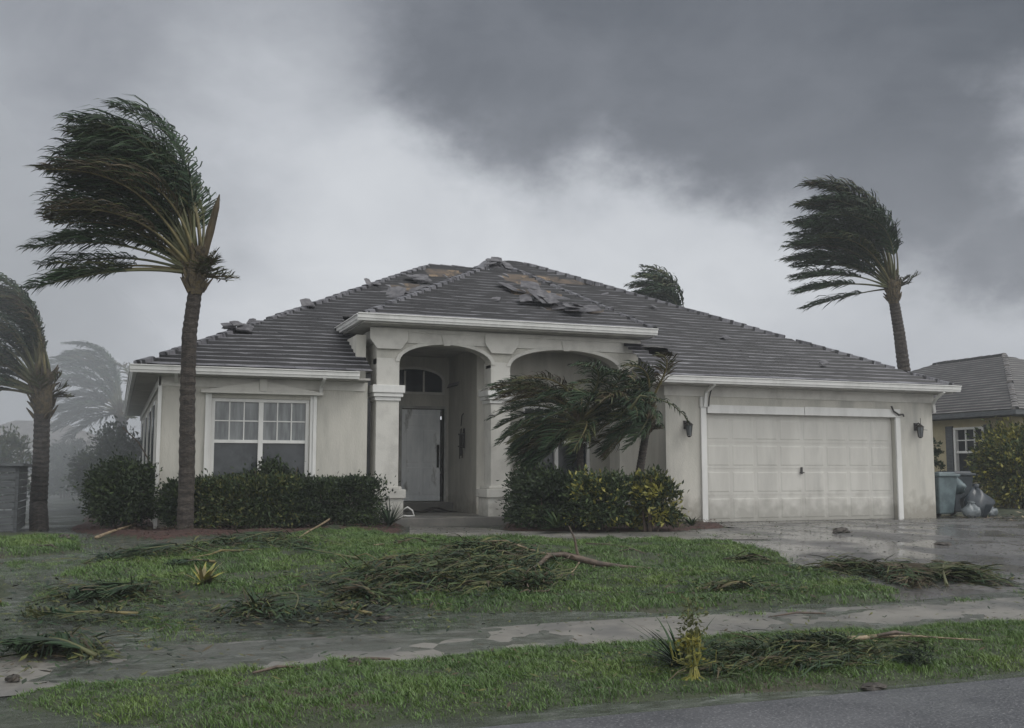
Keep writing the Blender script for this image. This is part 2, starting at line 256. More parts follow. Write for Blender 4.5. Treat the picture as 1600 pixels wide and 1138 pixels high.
def link(o, parent=None):
    S.collection.objects.link(o)
    if parent is not None: o.parent = parent
    return o
def tag(o, label=None, cat=None, group=None, kind=None):
    if label: o['label'] = label
    if cat: o['category'] = cat
    if group: o['group'] = group
    if kind: o['kind'] = kind
    return o
def empty(name, loc=(0, 0, 0), label=None, cat=None, group=None):
    o = bpy.data.objects.new(name, None); o.location = loc; o.empty_display_size = .2; link(o); tag(o, label, cat, group); return o
class MB:
    """collects shapes in world coordinates, builds one mesh object"""
    def __init__(s): s.v = []; s.f = []; s.m = []
    def add(s, vs, fs, mi=0):
        k = len(s.v); s.v += [tuple(p) for p in vs]; s.f += [tuple(i+k for i in f) for f in fs]; s.m += [mi]*len(fs)
    def box(s, x0, x1, y0, y1, z0, z1, mi=0):
        s.add([(x0, y0, z0), (x1, y0, z0), (x1, y1, z0), (x0, y1, z0), (x0, y0, z1), (x1, y0, z1), (x1, y1, z1), (x0, y1, z1)],
              [(0, 3, 2, 1), (4, 5, 6, 7), (0, 1, 5, 4), (1, 2, 6, 5), (2, 3, 7, 6), (3, 0, 4, 7)], mi)
    def prism(s, poly, axis, a, b, mi=0):
        """poly of 2-D points extruded along axis ('y': points are x,z; 'x': y,z; 'z': x,y)"""
        n = len(poly)
        P = (lambda p, t: (p[0], t, p[1])) if axis == 'y' else (lambda p, t: (t, p[0], p[1])) if axis == 'x' else (lambda p, t: (p[0], p[1], t))
        s.add([P(p, a) for p in poly] + [P(p, b) for p in poly], [tuple(range(n)), tuple(range(2*n-1, n-1, -1))] + [(i, i+n, (i+1) % n+n, (i+1) % n) for i in range(n)], mi)
    def tube(s, pts, rads, seg=8, mi=0, cap=True):
        pts = [Vector(p) for p in pts]; n = len(pts); vs = []; fs = []
        if not hasattr(rads, '__len__'): rads = [rads]*n
        u = None
        for i, p in enumerate(pts):
            d = (pts[min(i+1, n-1)] - pts[max(i-1, 0)]).normalized()
            if u is None: u = d.orthogonal().normalized()
            u = (u - d*u.dot(d)).normalized(); w = d.cross(u)
            for k in range(seg):
                a = 2*math.pi*k/seg; vs.append(p + (u*math.cos(a) + w*math.sin(a))*rads[i])
        for i in range(n-1):
            for k in range(seg):
                fs.append((i*seg+k, i*seg+(k+1) % seg, (i+1)*seg+(k+1) % seg, (i+1)*seg+k))
        if cap: fs += [tuple(range(seg-1, -1, -1)), tuple((n-1)*seg+k for k in range(seg))]
        s.add(vs, fs, mi)
    def build(s, name, mats, parent=None, smooth_=False, bevel=0, label=None):
        me = bpy.data.meshes.new(name)
        loc = Vector(parent.matrix_basis.translation) if parent is not None and parent.parent is None else Vector((0, 0, 0))
        if parent is None and s.v: pass
        me.from_pydata([(v[0]-loc[0], v[1]-loc[1], v[2]-loc[2]) for v in s.v], [], s.f)
        for m in ([mats] if isinstance(mats, str) else mats): me.materials.append(MATS[m])
        me.polygons.foreach_set('material_index', s.m)
        if smooth_: me.polygons.foreach_set('use_smooth', [True]*len(s.f))
        me.update(); o = bpy.data.objects.new(name, me); link(o, parent)
        if bevel:
            md = o.modifiers.new('bevel', 'BEVEL'); md.width = bevel; md.segments = 2; md.limit_method = 'ANGLE'; md.angle_limit = R(40)
        if label: o['label'] = label
        return o
    def build_sub(s, name, mats, part, **k):
        """sub-part: the part sits in its thing's coordinates already"""
        loc = part.parent.matrix_basis.translation if part.parent else Vector((0, 0, 0))
        s.v = [(v[0]-loc[0], v[1]-loc[1], v[2]-loc[2]) for v in s.v]
        return s.build(name, mats, part, **k)
# note: parts inherit their thing's location; nothing is rotated, so world coordinates minus the location are local ones

def fast_mesh(name, verts, tris, mats, mi=None, parent=None):
    me = bpy.data.meshes.new(name); nv, nf = len(verts), len(tris); k = tris.shape[1]
    me.vertices.add(nv); me.vertices.foreach_set('co', np.ascontiguousarray(verts, np.float32).ravel())
    me.loops.add(nf*k); me.loops.foreach_set('vertex_index', np.ascontiguousarray(tris, np.int32).ravel())
    me.polygons.add(nf); me.polygons.foreach_set('loop_start', np.arange(0, nf*k, k, dtype=np.int32))
    for m in ([mats] if isinstance(mats, str) else mats): me.materials.append(MATS[m])
    if mi is not None: me.polygons.foreach_set('material_index', np.asarray(mi, np.int32))
    me.update(calc_edges=True); me.validate()
    o = bpy.data.objects.new(name, me); link(o, parent); return o

# ------------------------------------------------------------------ ground
def poly_px(pts):
    out = [gp(x, y) for x, y in pts]; return np.array([(p[0], p[1]) for p in out])
LAWN = poly_px([(60, 903), (150, 880), (250, 868), (340, 852), (430, 838), (520, 831), (640, 838), (760, 842), (900, 846), (1040, 845), (1130, 853), (1210, 868), (1270, 885), (1340, 905), (1410, 925), (1380, 938),
                (1250, 945), (1100, 945), (960, 948), (840, 946), (700, 950), (620, 944), (540, 932), (430, 925), (330, 922), (230, 925), (150, 915)])
VERGE = poly_px([(10, 1095), (60, 1084), (150, 1075), (300, 1058), (480, 1044), (700, 1027), (900, 1013), (1040, 1003), (1200, 999), (1300, 994), (1450, 985), (1750, 966), (1750, 1033), (1600, 1047), (1430, 1062),
                 (1300, 1074), (1100, 1088), (900, 1103), (700, 1120), (560, 1131), (400, 1140), (200, 1134), (100, 1118)])
LEFT_LAWN = poly_px([(-90, 838), (60, 835), (125, 842), (110, 862), (20, 874), (-90, 885)])
LEFT_LOW = poly_px([(-60, 905), (10, 903), (45, 915), (20, 930), (-60, 935)])
FAR_LAWN = poly_px([(-400, 743.5), (215, 743.5), (180, 762), (70, 775), (-200, 785)])
RIGHT_LAWN = poly_px([(1520, 792), (1560, 783), (1900, 778), (1900, 818), (1640, 815)])
BED_LEFT = poly_px([(120, 832), (230, 846), (330, 838), (420, 834), (560, 832), (632, 834), (640, 800), (560, 795), (200, 795), (150, 805)])
BED_RIGHT = poly_px([(785, 834), (1070, 833), (1130, 826), (1100, 818), (1040, 808), (790, 800)])
def sdf(P, poly):                            # >0 inside
    x, y = P[:, 0], P[:, 1]; d = np.full(len(P), 1e9); ins = np.zeros(len(P), bool); n = len(poly)
    for i in range(n):
        a, b = poly[i], poly[(i+1) % n]; e = b-a; w = P-a
        t = np.clip((w@e)/(e@e), 0, 1); q = w-np.outer(t, e); d = np.minimum(d, (q**2).sum(1))
        c = (a[1] > y) != (b[1] > y)
        with np.errstate(divide='ignore', invalid='ignore'): xi = (b[0]-a[0])*(y-a[1])/(b[1]-a[1])+a[0]
        ins ^= c & (x < xi)
    return np.where(ins, 1, -1)*np.sqrt(d)
_w = [(rng.uniform(.4, 4.5), rng.uniform(0, 6.28), rng.uniform(0, 6.28)) for _ in range(14)]
def wob(P):
    s = 0
    for k, a, ph in _w: s = s + np.sin(k*(P[:, 0]*math.cos(a)+P[:, 1]*math.sin(a))+ph)/(.8+k)
    return s
def land(P):                                 # signed distance to the raised turf, wobbly edged
    d = np.maximum.reduce([sdf(P, q) for q in (LAWN, LEFT_LAWN, LEFT_LOW, FAR_LAWN, RIGHT_LAWN)])
    return np.maximum(d + .16*wob(P), sdf(P, VERGE) + .03*wob(P*2))
def bed(P): return np.maximum(sdf(P, BED_LEFT), sdf(P, BED_RIGHT)) + .08*wob(P)
def terrain_z(P):
    l = land(P); b = bed(P)
    return gz(P[:, 1]) - .035 + .085*smooth(-.25, .22, l) + .10*smooth(-.12, .15, b)*(1-smooth(0, .2, l)) + .009*wob(P*2.3) + .008*wob(P[:, ::-1]*5)
def lines(a, b, st, outer): 
    return np.concatenate([-np.array(outer[0][::-1], float), np.arange(a, b, st), np.array(outer[1], float)])
def grid_sheet(name, xs, ys, zf, mats, mi=None):
    X, Y = np.meshgrid(xs, ys); P = np.stack([X.ravel(), Y.ravel()], 1); Z = zf(P)
    nx, ny = len(xs), len(ys); i = (np.arange(ny-1)[:, None]*nx+np.arange(nx-1)).ravel()
    q = np.stack([i, i+1, i+nx+1, i+nx], 1)
    o = fast_mesh(name, np.column_stack([P, Z]), q, mats)
    o.data.polygons.foreach_set('use_smooth', [True]*len(q)); return o, P, q
xs = lines(-16, 30, .1, ([18, 22, 30, 45, 80, 150, 400], [32, 36, 45, 60, 90, 150, 400]))
ys = np.concatenate([[-30, -8, 0, 2.5], np.arange(3.5, 26, .1), [27, 29, 32, 36, 42, 50, 65, 90, 140, 240, 420]])
g_, P_, q_ = grid_sheet('ground', xs, ys, terrain_z, ['terrain', 'mulch'])
cen = P_[q_].mean(1); g_.data.polygons.foreach_set('material_index', ((bed(cen) > 0) & (land(cen) < .02)).astype(np.int32)); tag(g_, kind='structure')
def strip(name, x0, x1, y0, y1, lift, m, dx=.5, dy=.25, und=0):
    xs = np.arange(x0, x1+.01, dx); ys = np.arange(y0, y1+.01, dy)
    o, _, _ = grid_sheet(name, xs, ys, lambda P: gz(P[:, 1])+lift+(und*np.clip(wob(P*np.array([.8, 2.2]))+.3*wob(P*6)+.2*wob(P*15)+.25+.5*np.tanh(P[:, 0]-2.5), -1, .8) if und else 0), m); tag(o, kind='structure'); return o
Y1 = gp(1600, 1047)[1]; Y2 = gp(1600, 977)[1]; Y3 = gp(1600, 940)[1]
wtr = strip('flood_water', -60, 60, 1.0, 60, 0, 'flood_water')
strip('road', -60, 60, -6, Y1 - .02, .012, 'asphalt')
strip('sidewalk', -9, 40, Y2 - .05, Y3 + .25, .006, 'concrete', .1, .1, und=.008)
o, _, _ = grid_sheet('driveway', np.arange(7.6, 21.61, .25), np.concatenate([np.arange(Y3+.2, 19.3, .15), [19.42]]), lambda P: gz(P[:, 1])+.018-.026*(1-smooth(Y3+.2, Y3+1.1, P[:, 1]+.12*wob(P))), 'driveway_wet'); tag(o, kind='structure')
import bmesh
bm_ = bmesh.new(); bm_.from_mesh(o.data); bmesh.ops.delete(bm_, geom=[f for f in bm_.faces if f.calc_center_median().y > 17.4 and f.calc_center_median().x < 11.35], context='FACES'); bm_.to_mesh(o.data); bm_.free()
def ribbon(name, top, bot, lift, m, n=40, k=6):
    def sample(L_, t):
        xs_ = np.array([p[0] for p in L_], float); ys_ = np.array([p[1] for p in L_], float); x = xs_[0]+(xs_[-1]-xs_[0])*t; return x, float(np.interp(x, xs_, ys_))
    V = []; Q = []
    for i in range(n+1):
        a = gp(*sample(top, i/n)); b = gp(*sample(bot, i/n))
        for j in range(k+1):
            p = a.lerp(b, j/k); V.append((p[0], p[1], float(gz(p[1]))+lift))
    for i in range(n):
        for j in range(k): a = i*(k+1)+j; Q.append((a, a+1, a+k+2, a+k+1))
    o = fast_mesh(name, np.array(V), np.array(Q), m); tag(o, kind='structure'); return o
ribbon('walkway', [(640, 824), (760, 828), (800, 833), (1000, 834), (1200, 832)], [(640, 838), (760, 843), (900, 846), (1040, 846), (1200, 846)], .03, 'concrete')

# grass blades
def blades(name, n, box, cond, h, w, dens_label, seed):
    r = np.random.default_rng(seed); P = np.column_stack([r.uniform(box[0], box[1], n), r.uniform(box[2], box[3], n)])
    k = cond(P, r); P = P[k]; n = len(P)
    z = terrain_z(P)-.006; H = h*r.uniform(.45, 1.25, n)*(1+.45*np.sin(wob(P*3.1)*3))*(1+.25*np.sin(P[:, 0]*11+wob(P*5)*4)); a = r.uniform(0, 6.283, n); ww = w*r.uniform(.6, 1.3, n)
    d = np.column_stack([np.cos(a), np.sin(a)])
    lean = r.normal(0, .6, (n, 2)) + np.array([-.3, .05])
    b0 = np.column_stack([P-d*ww[:, None], z]); b1 = np.column_stack([P+d*ww[:, None], z]); mid = P+lean*H[:, None]*.35
    m0 = np.column_stack([mid-d*ww[:, None]*.7, z+H*.6]); m1 = np.column_stack([mid+d*ww[:, None]*.7, z+H*.6]); tp = np.column_stack([P+lean*H[:, None], z+H*.92])
    V = np.stack([b0, b1, m1, m0, tp], 1).reshape(-1, 3); i = np.arange(n)*5
    T = np.concatenate([np.stack([i, i+1, i+2], 1), np.stack([i, i+2, i+3], 1), np.stack([i+3, i+2, i+4], 1)])
    o = fast_mesh(name, V, T, 'grass'); tag(o, dens_label, 'grass', kind='stuff'); return o
def c_lawn(P, r): l = np.maximum(sdf(P, LAWN), sdf(P, LEFT_LAWN))+.16*wob(P); return ((l > -.02) & (wob(P*2.7+9) > -1.45)) | ((l > -.55) & (r.random(len(P)) < .16)) 
def c_verge(P, r): l = sdf(P, VERGE)+.03*wob(P*2); return (l > -.03) | ((l > -.16) & (r.random(len(P)) < .25))
def c_flood(P, r):
    l = land(P); return (l < -.3) & (wob(P*1.7+3)+1.6*r.random(len(P)) > .8) & (P[:, 1] > Y3+.1) & ~((P[:, 0] > 11) & (P[:, 1] > 12)) & (bed(P) < -.1)
blades('lawn_grass', 420000, (-7, 12.5, 8.8, 19), c_lawn, .045, .0055, 'short wet green lawn grass leaning in the wind before the house', 3)
blades('verge_grass', 330000, (-3.5, 12, 4, 8.6), c_verge, .037, .0034, 'bright green strip of grass between the sidewalk and the road', 4)
blades('flooded_grass', 420000, (-8, 11, 8.8, 16), c_flood, .04, .005, 'thin grass tips standing out of the flood water', 5)

# ------------------------------------------------------------------ house
H = empty('house', (9, 20, 0), 'cream stucco single storey house with damaged dark tiled roof and arched porch', 'house')
SL = .493
def roof_block(x0, x1, y0, y1, z0, lx=1.0, rx=1.0, cut=None, cap=7.0, ny=None):
    st = .2
    def ls(a, b):
        n = int((b-a)/st); c = a+st*np.arange(n+1); return np.sort(np.concatenate([c, c[1:]-.012]))
    xa = ls(x0, x1); ya = ls(y0, y1); xa = np.unique(np.round(np.append(xa, x1), 4)); ya = np.unique(np.round(np.append(ya, y1), 4))
    X, Y = np.meshgrid(xa, ya)
    dl, dr, df, db = (X-x0)*lx, (x1-X)*rx, Y-y0, y1-Y
    d = np.minimum(np.minimum(dl, dr), np.minimum(df, db)); fr = (d/st+1e-4) % 1
    row = np.floor(d/st+1e-4)
    tile = np.floor(X/.33+row*.5); hsh = np.abs(np.sin(tile*12.9898+row*78.233)*43758.5453) % 1
    Z = z0+SL*d+(.045+.018*hsh)*(1-fr)*np.where(d < 0.001, .6, 1)
    sag = .022*np.sin(X*.9+1)*np.sin(Y*.8) 
    Z = np.minimum(Z+sag*np.clip(d, 0, 1), cap+.03*np.sin(X*5)+.02*np.sin(Y*7))
    # storm damage: tiles gone over a ragged patch
    def ell(cx, cy, rx_, ry_): return ((X-cx)/rx_)**2+((Y-cy)/ry_)**2
    nz = .35*np.sin(X*6.1+Y*3)+.3*np.sin(Y*9-X*4)+.25*np.sin(X*13+1)
    dmg = np.minimum.reduce([ell(c[0], c[1], c[2], c[3]) for c in DAMAGE])+nz*.5 < 1
    Z = np.where(dmg, Z-.045-.03*hsh, Z)
    keep = np.ones(X.shape, bool)
    if cut is not None: keep = ~cut(X, Y)
    nx = len(xa); k = keep[:-1, :-1] & keep[1:, 1:] & keep[1:, :-1] & keep[:-1, 1:]
    ii = (np.arange(len(ya)-1)[:, None]*nx+np.arange(nx-1))[k]; dm = dmg[:-1, :-1][k]
    V = np.column_stack([X.ravel(), Y.ravel(), Z.ravel()])
    # split each quad along the diagonal that follows the hips
    a, b, c, e = ii, ii+1, ii+nx+1, ii+nx
    flip = (V[a, 2]+V[c, 2]) < (V[b, 2]+V[e, 2]) - 1e-6
    t1 = np.where(flip[:, None], np.stack([a, b, e], 1), np.stack([a, b, c], 1)); t2 = np.where(flip[:, None], np.stack([b, c, e], 1), np.stack([a, c, e], 1))
    T = np.concatenate([t1, t2]); mi = np.concatenate([dm, dm]).astype(np.int32)
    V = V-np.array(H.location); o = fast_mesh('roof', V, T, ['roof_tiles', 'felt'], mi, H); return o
DAMAGE = [(10.1, 25.4, .95, .34), (11.3, 25.3, .9, .26), (9.1, 23.3, .42, .45), (9.0, 22.2, .6, .2), (9.6, 21.1, .7, .14), (8.3, 27.3, .6, .4), (7.0, 25.7, .5, .25)]
WX0, WY0, GY0, PX0, PY0, XR, YB = .34, 20.15, 18.95, 4.54, 20.15, 18.34, 35.95
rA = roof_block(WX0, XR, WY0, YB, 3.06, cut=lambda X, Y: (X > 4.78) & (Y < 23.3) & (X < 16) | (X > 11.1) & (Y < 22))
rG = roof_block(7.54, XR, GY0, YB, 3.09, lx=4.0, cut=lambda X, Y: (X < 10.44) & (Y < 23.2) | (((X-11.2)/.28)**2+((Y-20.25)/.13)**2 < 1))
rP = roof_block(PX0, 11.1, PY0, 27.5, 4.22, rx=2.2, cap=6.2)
rP['label'] = 'raised porch roof with torn tiles near its peak'
# garage roof's small left hip: the slope that closes it against the porch
m = MB(); s_ = SL
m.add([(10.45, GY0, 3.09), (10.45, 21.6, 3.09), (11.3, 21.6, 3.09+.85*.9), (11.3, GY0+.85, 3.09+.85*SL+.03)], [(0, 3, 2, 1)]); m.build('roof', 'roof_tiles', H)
def caps(name, a, b, r=.078, mtl='roof_tiles', parent=H, step=.34, seed=1):
    a, b = Vector(a), Vector(b); n = int((b-a).length/step); d = (b-a).normalized(); side = d.cross(Vector((0, 0, 1))).normalized(); up = side.cross(d); rr = random.Random(seed); m = MB()
    for i in range(n):
        if rr.random() < .07: continue
        p = a+d*(i*step); q = p+d*(step+.04); off = up*(.035+rr.uniform(-.006, .008)); vs = []
        for (c, rad, lf) in ((p, r*1.05, .018), (q, r*.97, 0)):
            for k in range(7):
                t = math.pi*k/6; vs.append(c+off+up*(lf-(.13 if k in (0, 6) else .045))+side*math.cos(t)*rad*1.25+up*math.sin(t)*rad*.5)
        m.add(vs, [(k, k+1, k+8, k+7) for k in range(6)]+[tuple(range(6, -1, -1))])
    return m.build(name, mtl, parent)
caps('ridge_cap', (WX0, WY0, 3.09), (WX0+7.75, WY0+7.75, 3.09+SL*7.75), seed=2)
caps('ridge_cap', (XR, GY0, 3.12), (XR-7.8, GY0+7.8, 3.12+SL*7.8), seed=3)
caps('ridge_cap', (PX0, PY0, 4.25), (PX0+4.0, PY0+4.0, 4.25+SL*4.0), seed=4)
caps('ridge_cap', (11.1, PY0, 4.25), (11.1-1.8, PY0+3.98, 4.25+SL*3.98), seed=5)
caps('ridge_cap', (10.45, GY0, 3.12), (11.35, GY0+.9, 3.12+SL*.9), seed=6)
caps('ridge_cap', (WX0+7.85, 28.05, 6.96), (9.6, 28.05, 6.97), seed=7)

# gutters and soffits
def gutter(pts, z, out, name='gutter'):
    """box gutter with a stepped face along the polyline; out = outward unit normals per segment"""
    m = MB(); h = .145
    prof = [(0, -h), (.075, -h), (.085, -h*.72), (.10, -h*.66), (.105, -h*.2), (.13, -h*.12), (.13, .0), (.115, 0), (.095, -.02), (.0, -.02)]
    for i in range(len(pts)-1):
        a, b = Vector(pts[i]), Vector(pts[i+1]); o = Vector(out[i]); vs = []
        for p in (a, b):
            e = Vector((0, 0, 0))
            if p is a and i > 0: e = -(b-a).normalized()*0
            vs += [Vector((p[0], p[1], z))+o*q[0]+Vector((0, 0, q[1])) for q in prof]
        n = len(prof); m.add(vs, [(k, (k+1) % n, (k+1) % n+n, k+n) for k in range(n)]+[tuple(range(n)), tuple(range(2*n-1, n-1, -1))])
    return m.build(name, 'white_paint', H)
gutter([(WX0-.13, WY0), (4.46, WY0)], 3.06, [(0, -1, 0)]); gutter([(WX0, WY0+.001), (WX0, YB)], 3.058, [(-1, 0, 0)])
gutter([(10.45, GY0), (18.47, GY0)], 3.10, [(0, -1, 0)])
gutter([(PX0-.13, PY0), (11.12, PY0)], 4.24, [(0, -1, 0)]); gutter([(PX0, PY0+.001), (PX0, 24.6)], 4.238, [(-1, 0, 0)])
m = MB(); m.box(WX0+.01, 4.7, WY0+.01, 20.72, 2.90, 2.94); m.box(WX0+.01, .85, 20.72, YB, 2.90, 2.94); m.build('soffit', 'soffit', H)
m = MB(); m.box(10.46, 18.33, GY0+.01, 19.55, 2.93, 2.97); m.build('soffit', 'soffit', H)
m = MB(); m.box(PX0+.01, 11.09, PY0+.01, 20.72, 4.06, 4.10); m.box(PX0+.01, 5.0, 20.72, 24.5, 4.06, 4.10); m.build('soffit', 'soffit', H)
m = MB(); m.box(5.3, 10.93, 20.97, 24.2, 3.88, 3.93); m.build('porch_ceiling', 'soffit', H)

# walls
def wall_open(name, x0, x1, y, zt, ops, th=.2, mtl='stucco', zb=-.1):
    """front-facing wall with rectangular openings [(xa,xb,za,zb)] sorted by x"""
    m = MB(); x = x0
    for (a, b, c, d) in ops:
        m.box(x, a, y, y+th, zb, zt); m.box(a, b, y, y+th, zb, c); m.box(a, b, y, y+th, d, zt); x = b
    m.box(x, x1, y, y+th, zb, zt); return m.build(name, mtl, H)
wall_open('wall', .78, 4.76, 20.65, 2.90, [(1.72, 3.60, .85, 2.52)])
m = MB(); m.box(.78, .98, 20.85, 35.4, -.1, 2.90); m.build('wall', 'stucco', H)
m = MB(); m.box(4.56, 4.76, 20.85, 24.2, -.1, 3.9); m.build('wall', 'stucco', H)
wall_open('wall', 10.94, 18.13, 19.45, 2.93, [(11.92, 17.0, -.1, 2.36)])
m = MB(); m.box(10.94, 11.14, 19.65, 22.3, -.1, 3.15); m.build('wall', 'stucco', H)
m = MB(); m.box(17.93, 18.13, 19.65, 35.4, -.1, 2.93); m.build('wall', 'stucco', H)
m = MB(); m.box(.98, 17.93, 35.2, 35.4, -.1, 2.93); m.build('wall', 'stucco', H)
wall_open('wall', 7.6, 10.94, 22.1, 3.88, [(8.72, 10.42, .95, 2.62)])
m = MB(); m.box(7.6, 7.8, 22.3, 24.2, -.1, 3.88); m.build('wall', 'stucco', H)
wall_open('wall', 4.76, 7.8, 24.2, 3.88, [(5.30, 5.88, .40, 3.45), (6.42, 7.48, .38, 2.62)])
# near-black sheets behind the glass, their colour standing in for unlit rooms
m = MB(); m.box(.99, 4.55, 21.6, 21.65, 0, 2.89); m.box(7.81, 10.9, 23.4, 23.45, 0, 3.8); m.build('dark_room_sheet', 'dark_void', H)
m = MB()
m.box(.775-.03, 4.70, 20.62, 20.648, 2.72, 2.90); m.box(.74, .779, 20.62, 35.3, 2.72, 2.90); m.build('frieze', 'stucco_trim', H)
m = MB(); m.box(10.90, 18.17, 19.42, 19.448, 2.72, 2.93); m.build('frieze', 'stucco_trim', H)
# left corner trim and slender side windows on the left flank
m = MB(); m.box(.735, .80, 20.61, 20.70, -.05, 2.72); m.build('corner_trim', 'white_paint', H)
for y in (22.3, 24.6, 27.6, 31.0):
    m = MB(); m.box(.74, .779, y-.08, y+1.0, .75, 2.55); w = m.build('window', 'white_paint', H)
    m = MB(); m.box(.722, .738, y+.02, y+.9, .85, 2.45); m.build_sub('pane', 'glass_dark', w)

def sash_window(x0, x1, z0, z1, y, bays, cols, rows, upper='pale_pane', lower='screen_mesh', frame='white_paint', fw=.07, mull=.09):
    m = MB(); m.box(x0, x1, y-.02, y+.08, z1-fw, z1); m.box(x0, x1, y-.02, y+.08, z0, z0+fw); m.box(x0, x0+fw, y-.02, y+.08, z0+fw, z1-fw); m.box(x1-fw, x1, y-.02, y+.08, z0+fw, z1-fw)
    w = m.build('window', frame, H, bevel=.006); bw = (x1-x0-2*fw-(bays-1)*mull)/bays; zm = (z0+z1)/2+.0
    for i in range(bays):
        a = x0+fw+i*(bw+mull); b = a+bw
        if i: m = MB(); m.box(a-mull, a, y-.018, y+.07, z0+fw, z1-fw); m.build_sub('mullion', frame, w)
        m = MB(); m.box(a, b, y-.005, y+.05, zm-.03, zm+.03); m.build_sub('meeting_rail', frame, w)
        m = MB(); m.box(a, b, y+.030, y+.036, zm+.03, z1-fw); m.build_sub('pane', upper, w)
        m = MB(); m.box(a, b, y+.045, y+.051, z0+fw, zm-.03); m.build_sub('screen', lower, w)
        m = MB(); t = .011
        for c in range(1, cols): x = a+bw*c/cols; m.box(x-t, x+t, y+.008, y+.029, zm+.03, z1-fw)
        for r_ in range(1, rows):
            z = zm+.03+(z1-fw-zm-.03)*r_/rows
            for c in range(cols): m.box(a+bw*c/cols+(t if c else 0), a+bw*(c+1)/cols-(t if c < cols-1 else 0), y+.010, y+.027, z-t, z+t)
        m.build_sub('muntin', frame, w)
    return w
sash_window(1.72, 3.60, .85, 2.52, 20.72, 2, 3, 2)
sash_window(8.72, 10.42, .95, 2.62, 22.16, 2, 3, 3, upper='glass_dark', lower='glass_dark')
# front window surround: shutter tracks, flat sill and shallow pediment
m = MB(); m.box(1.60, 1.67, 20.60, 20.648, .8, 2.60); m.box(1.67, 1.715, 20.625, 20.648, .8, 2.60); m.build('window_trim', 'white_paint', H, bevel=.005)
m = MB(); m.box(3.66, 3.73, 20.60, 20.648, .8, 2.60); m.box(3.605, 3.66, 20.625, 20.648, .8, 2.6); m.build('window_trim', 'white_paint', H, bevel=.005)
m = MB(); m.box(1.50, 3.83, 20.47, 20.647, 2.60, 2.66); m.prism([(1.56, 2.661), (3.77, 2.661), (2.665, 2.86)], 'y', 20.50, 20.618)
m.prism([(2.60, 2.64), (2.73, 2.64), (2.75, 2.895), (2.58, 2.895)], 'y', 20.47, 20.498); m.build('pediment', 'stucco_trim', H, bevel=.006)
m = MB(); m.box(1.55, 3.78, 20.585, 20.648, .74, .80); m.build('window_sill', 'stucco_trim', H, bevel=.008)
# sidelight, door, transom
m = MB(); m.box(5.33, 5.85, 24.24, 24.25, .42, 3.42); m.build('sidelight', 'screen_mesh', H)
m = MB(); m.box(6.36, 6.42, 24.17, 24.3, .38, 2.68); m.box(7.48, 7.54, 24.17, 24.3, .38, 2.68); m.box(6.42, 7.48, 24.17, 24.3, 2.62, 2.68); m.build('door_frame', 'door_frame', H)
m = MB(); m.box(6.43, 7.40, 24.24, 24.29, .40, 2.60); d_ = m.build('front_door', 'door_paint', H, bevel=.004)
m = MB()
for (a, b, c, e) in ((6.55, 6.86, .55, 1.2), (6.97, 7.28, .55, 1.2), (6.55, 6.86, 1.32, 2.1), (6.97, 7.28, 1.32, 2.1), (6.55, 7.28, 2.2, 2.48)):
    m.box(a, b, 24.228, 24.238, c, e)
m.build_sub('door_panel', 'door_paint', d_, bevel=.006)
m = MB(); m.tube([(7.34, 24.19, 1.30), (7.34, 24.17, 1.42), (7.34, 24.17, 1.55), (7.34, 24.21, 1.65)], .014); m.box(7.31, 7.37, 24.215, 24.228, 1.2, 1.75); m.build_sub('handle', 'dark_metal', d_)
m = MB(); m.box(7.405, 7.44, 24.2, 24.26, .5, 1.05); m.box(7.405, 7.44, 24.2, 24.26, 1.2, 1.42); m.build('shutter_bolt', 'dark_metal', H)
arcp = [(6.0, 3.02), (7.42, 3.02), (7.42, 3.30)]+[(6.71+.71*math.cos(t), 3.30+.27*math.sin(t)) for t in np.linspace(.15, math.pi-.15, 14)]+[(6.0, 3.30)]
m = MB(); m.prism(arcp, 'y', 24.185, 24.197); tr = m.build('transom_window', 'glass_dark', H)
m = MB(); m.box(5.94, 7.48, 24.15, 24.184, 2.96, 3.02); m.box(7.42, 7.48, 24.15, 24.184, 3.02, 3.3); m.box(5.94, 6.0, 24.15, 24.184, 3.02, 3.3)
for xx in (6.48, 6.95): m.box(xx-.02, xx+.02, 24.155, 24.183, 3.02, 3.52)
tt = np.linspace(0, math.pi, 15); ring = [(6.71+.77*math.cos(t), 3.30+.33*math.sin(t)) for t in tt]; rin = [(6.71+.71*math.cos(t), 3.30+.27*math.sin(t)) for t in tt]
for i in range(14): m.prism([ring[i], ring[i+1], rin[i+1], rin[i]], 'y', 24.15, 24.184)
m.build_sub('frame', 'stucco_trim', tr)
# stoop
m = MB(); m.box(4.9, 7.75, 20.32, 24.19, -.05, .17); m.build('porch_floor', 'concrete', H, bevel=.012)
m = MB(); m.box(6.2, 7.59, 23.75, 24.16, .171, .37); m.build('door_step', 'concrete', H, bevel=.01)
m = MB(); m.box(7.76, 10.9, 20.9, 22.09, -.05, .10); m.build('porch_floor', 'concrete', H)

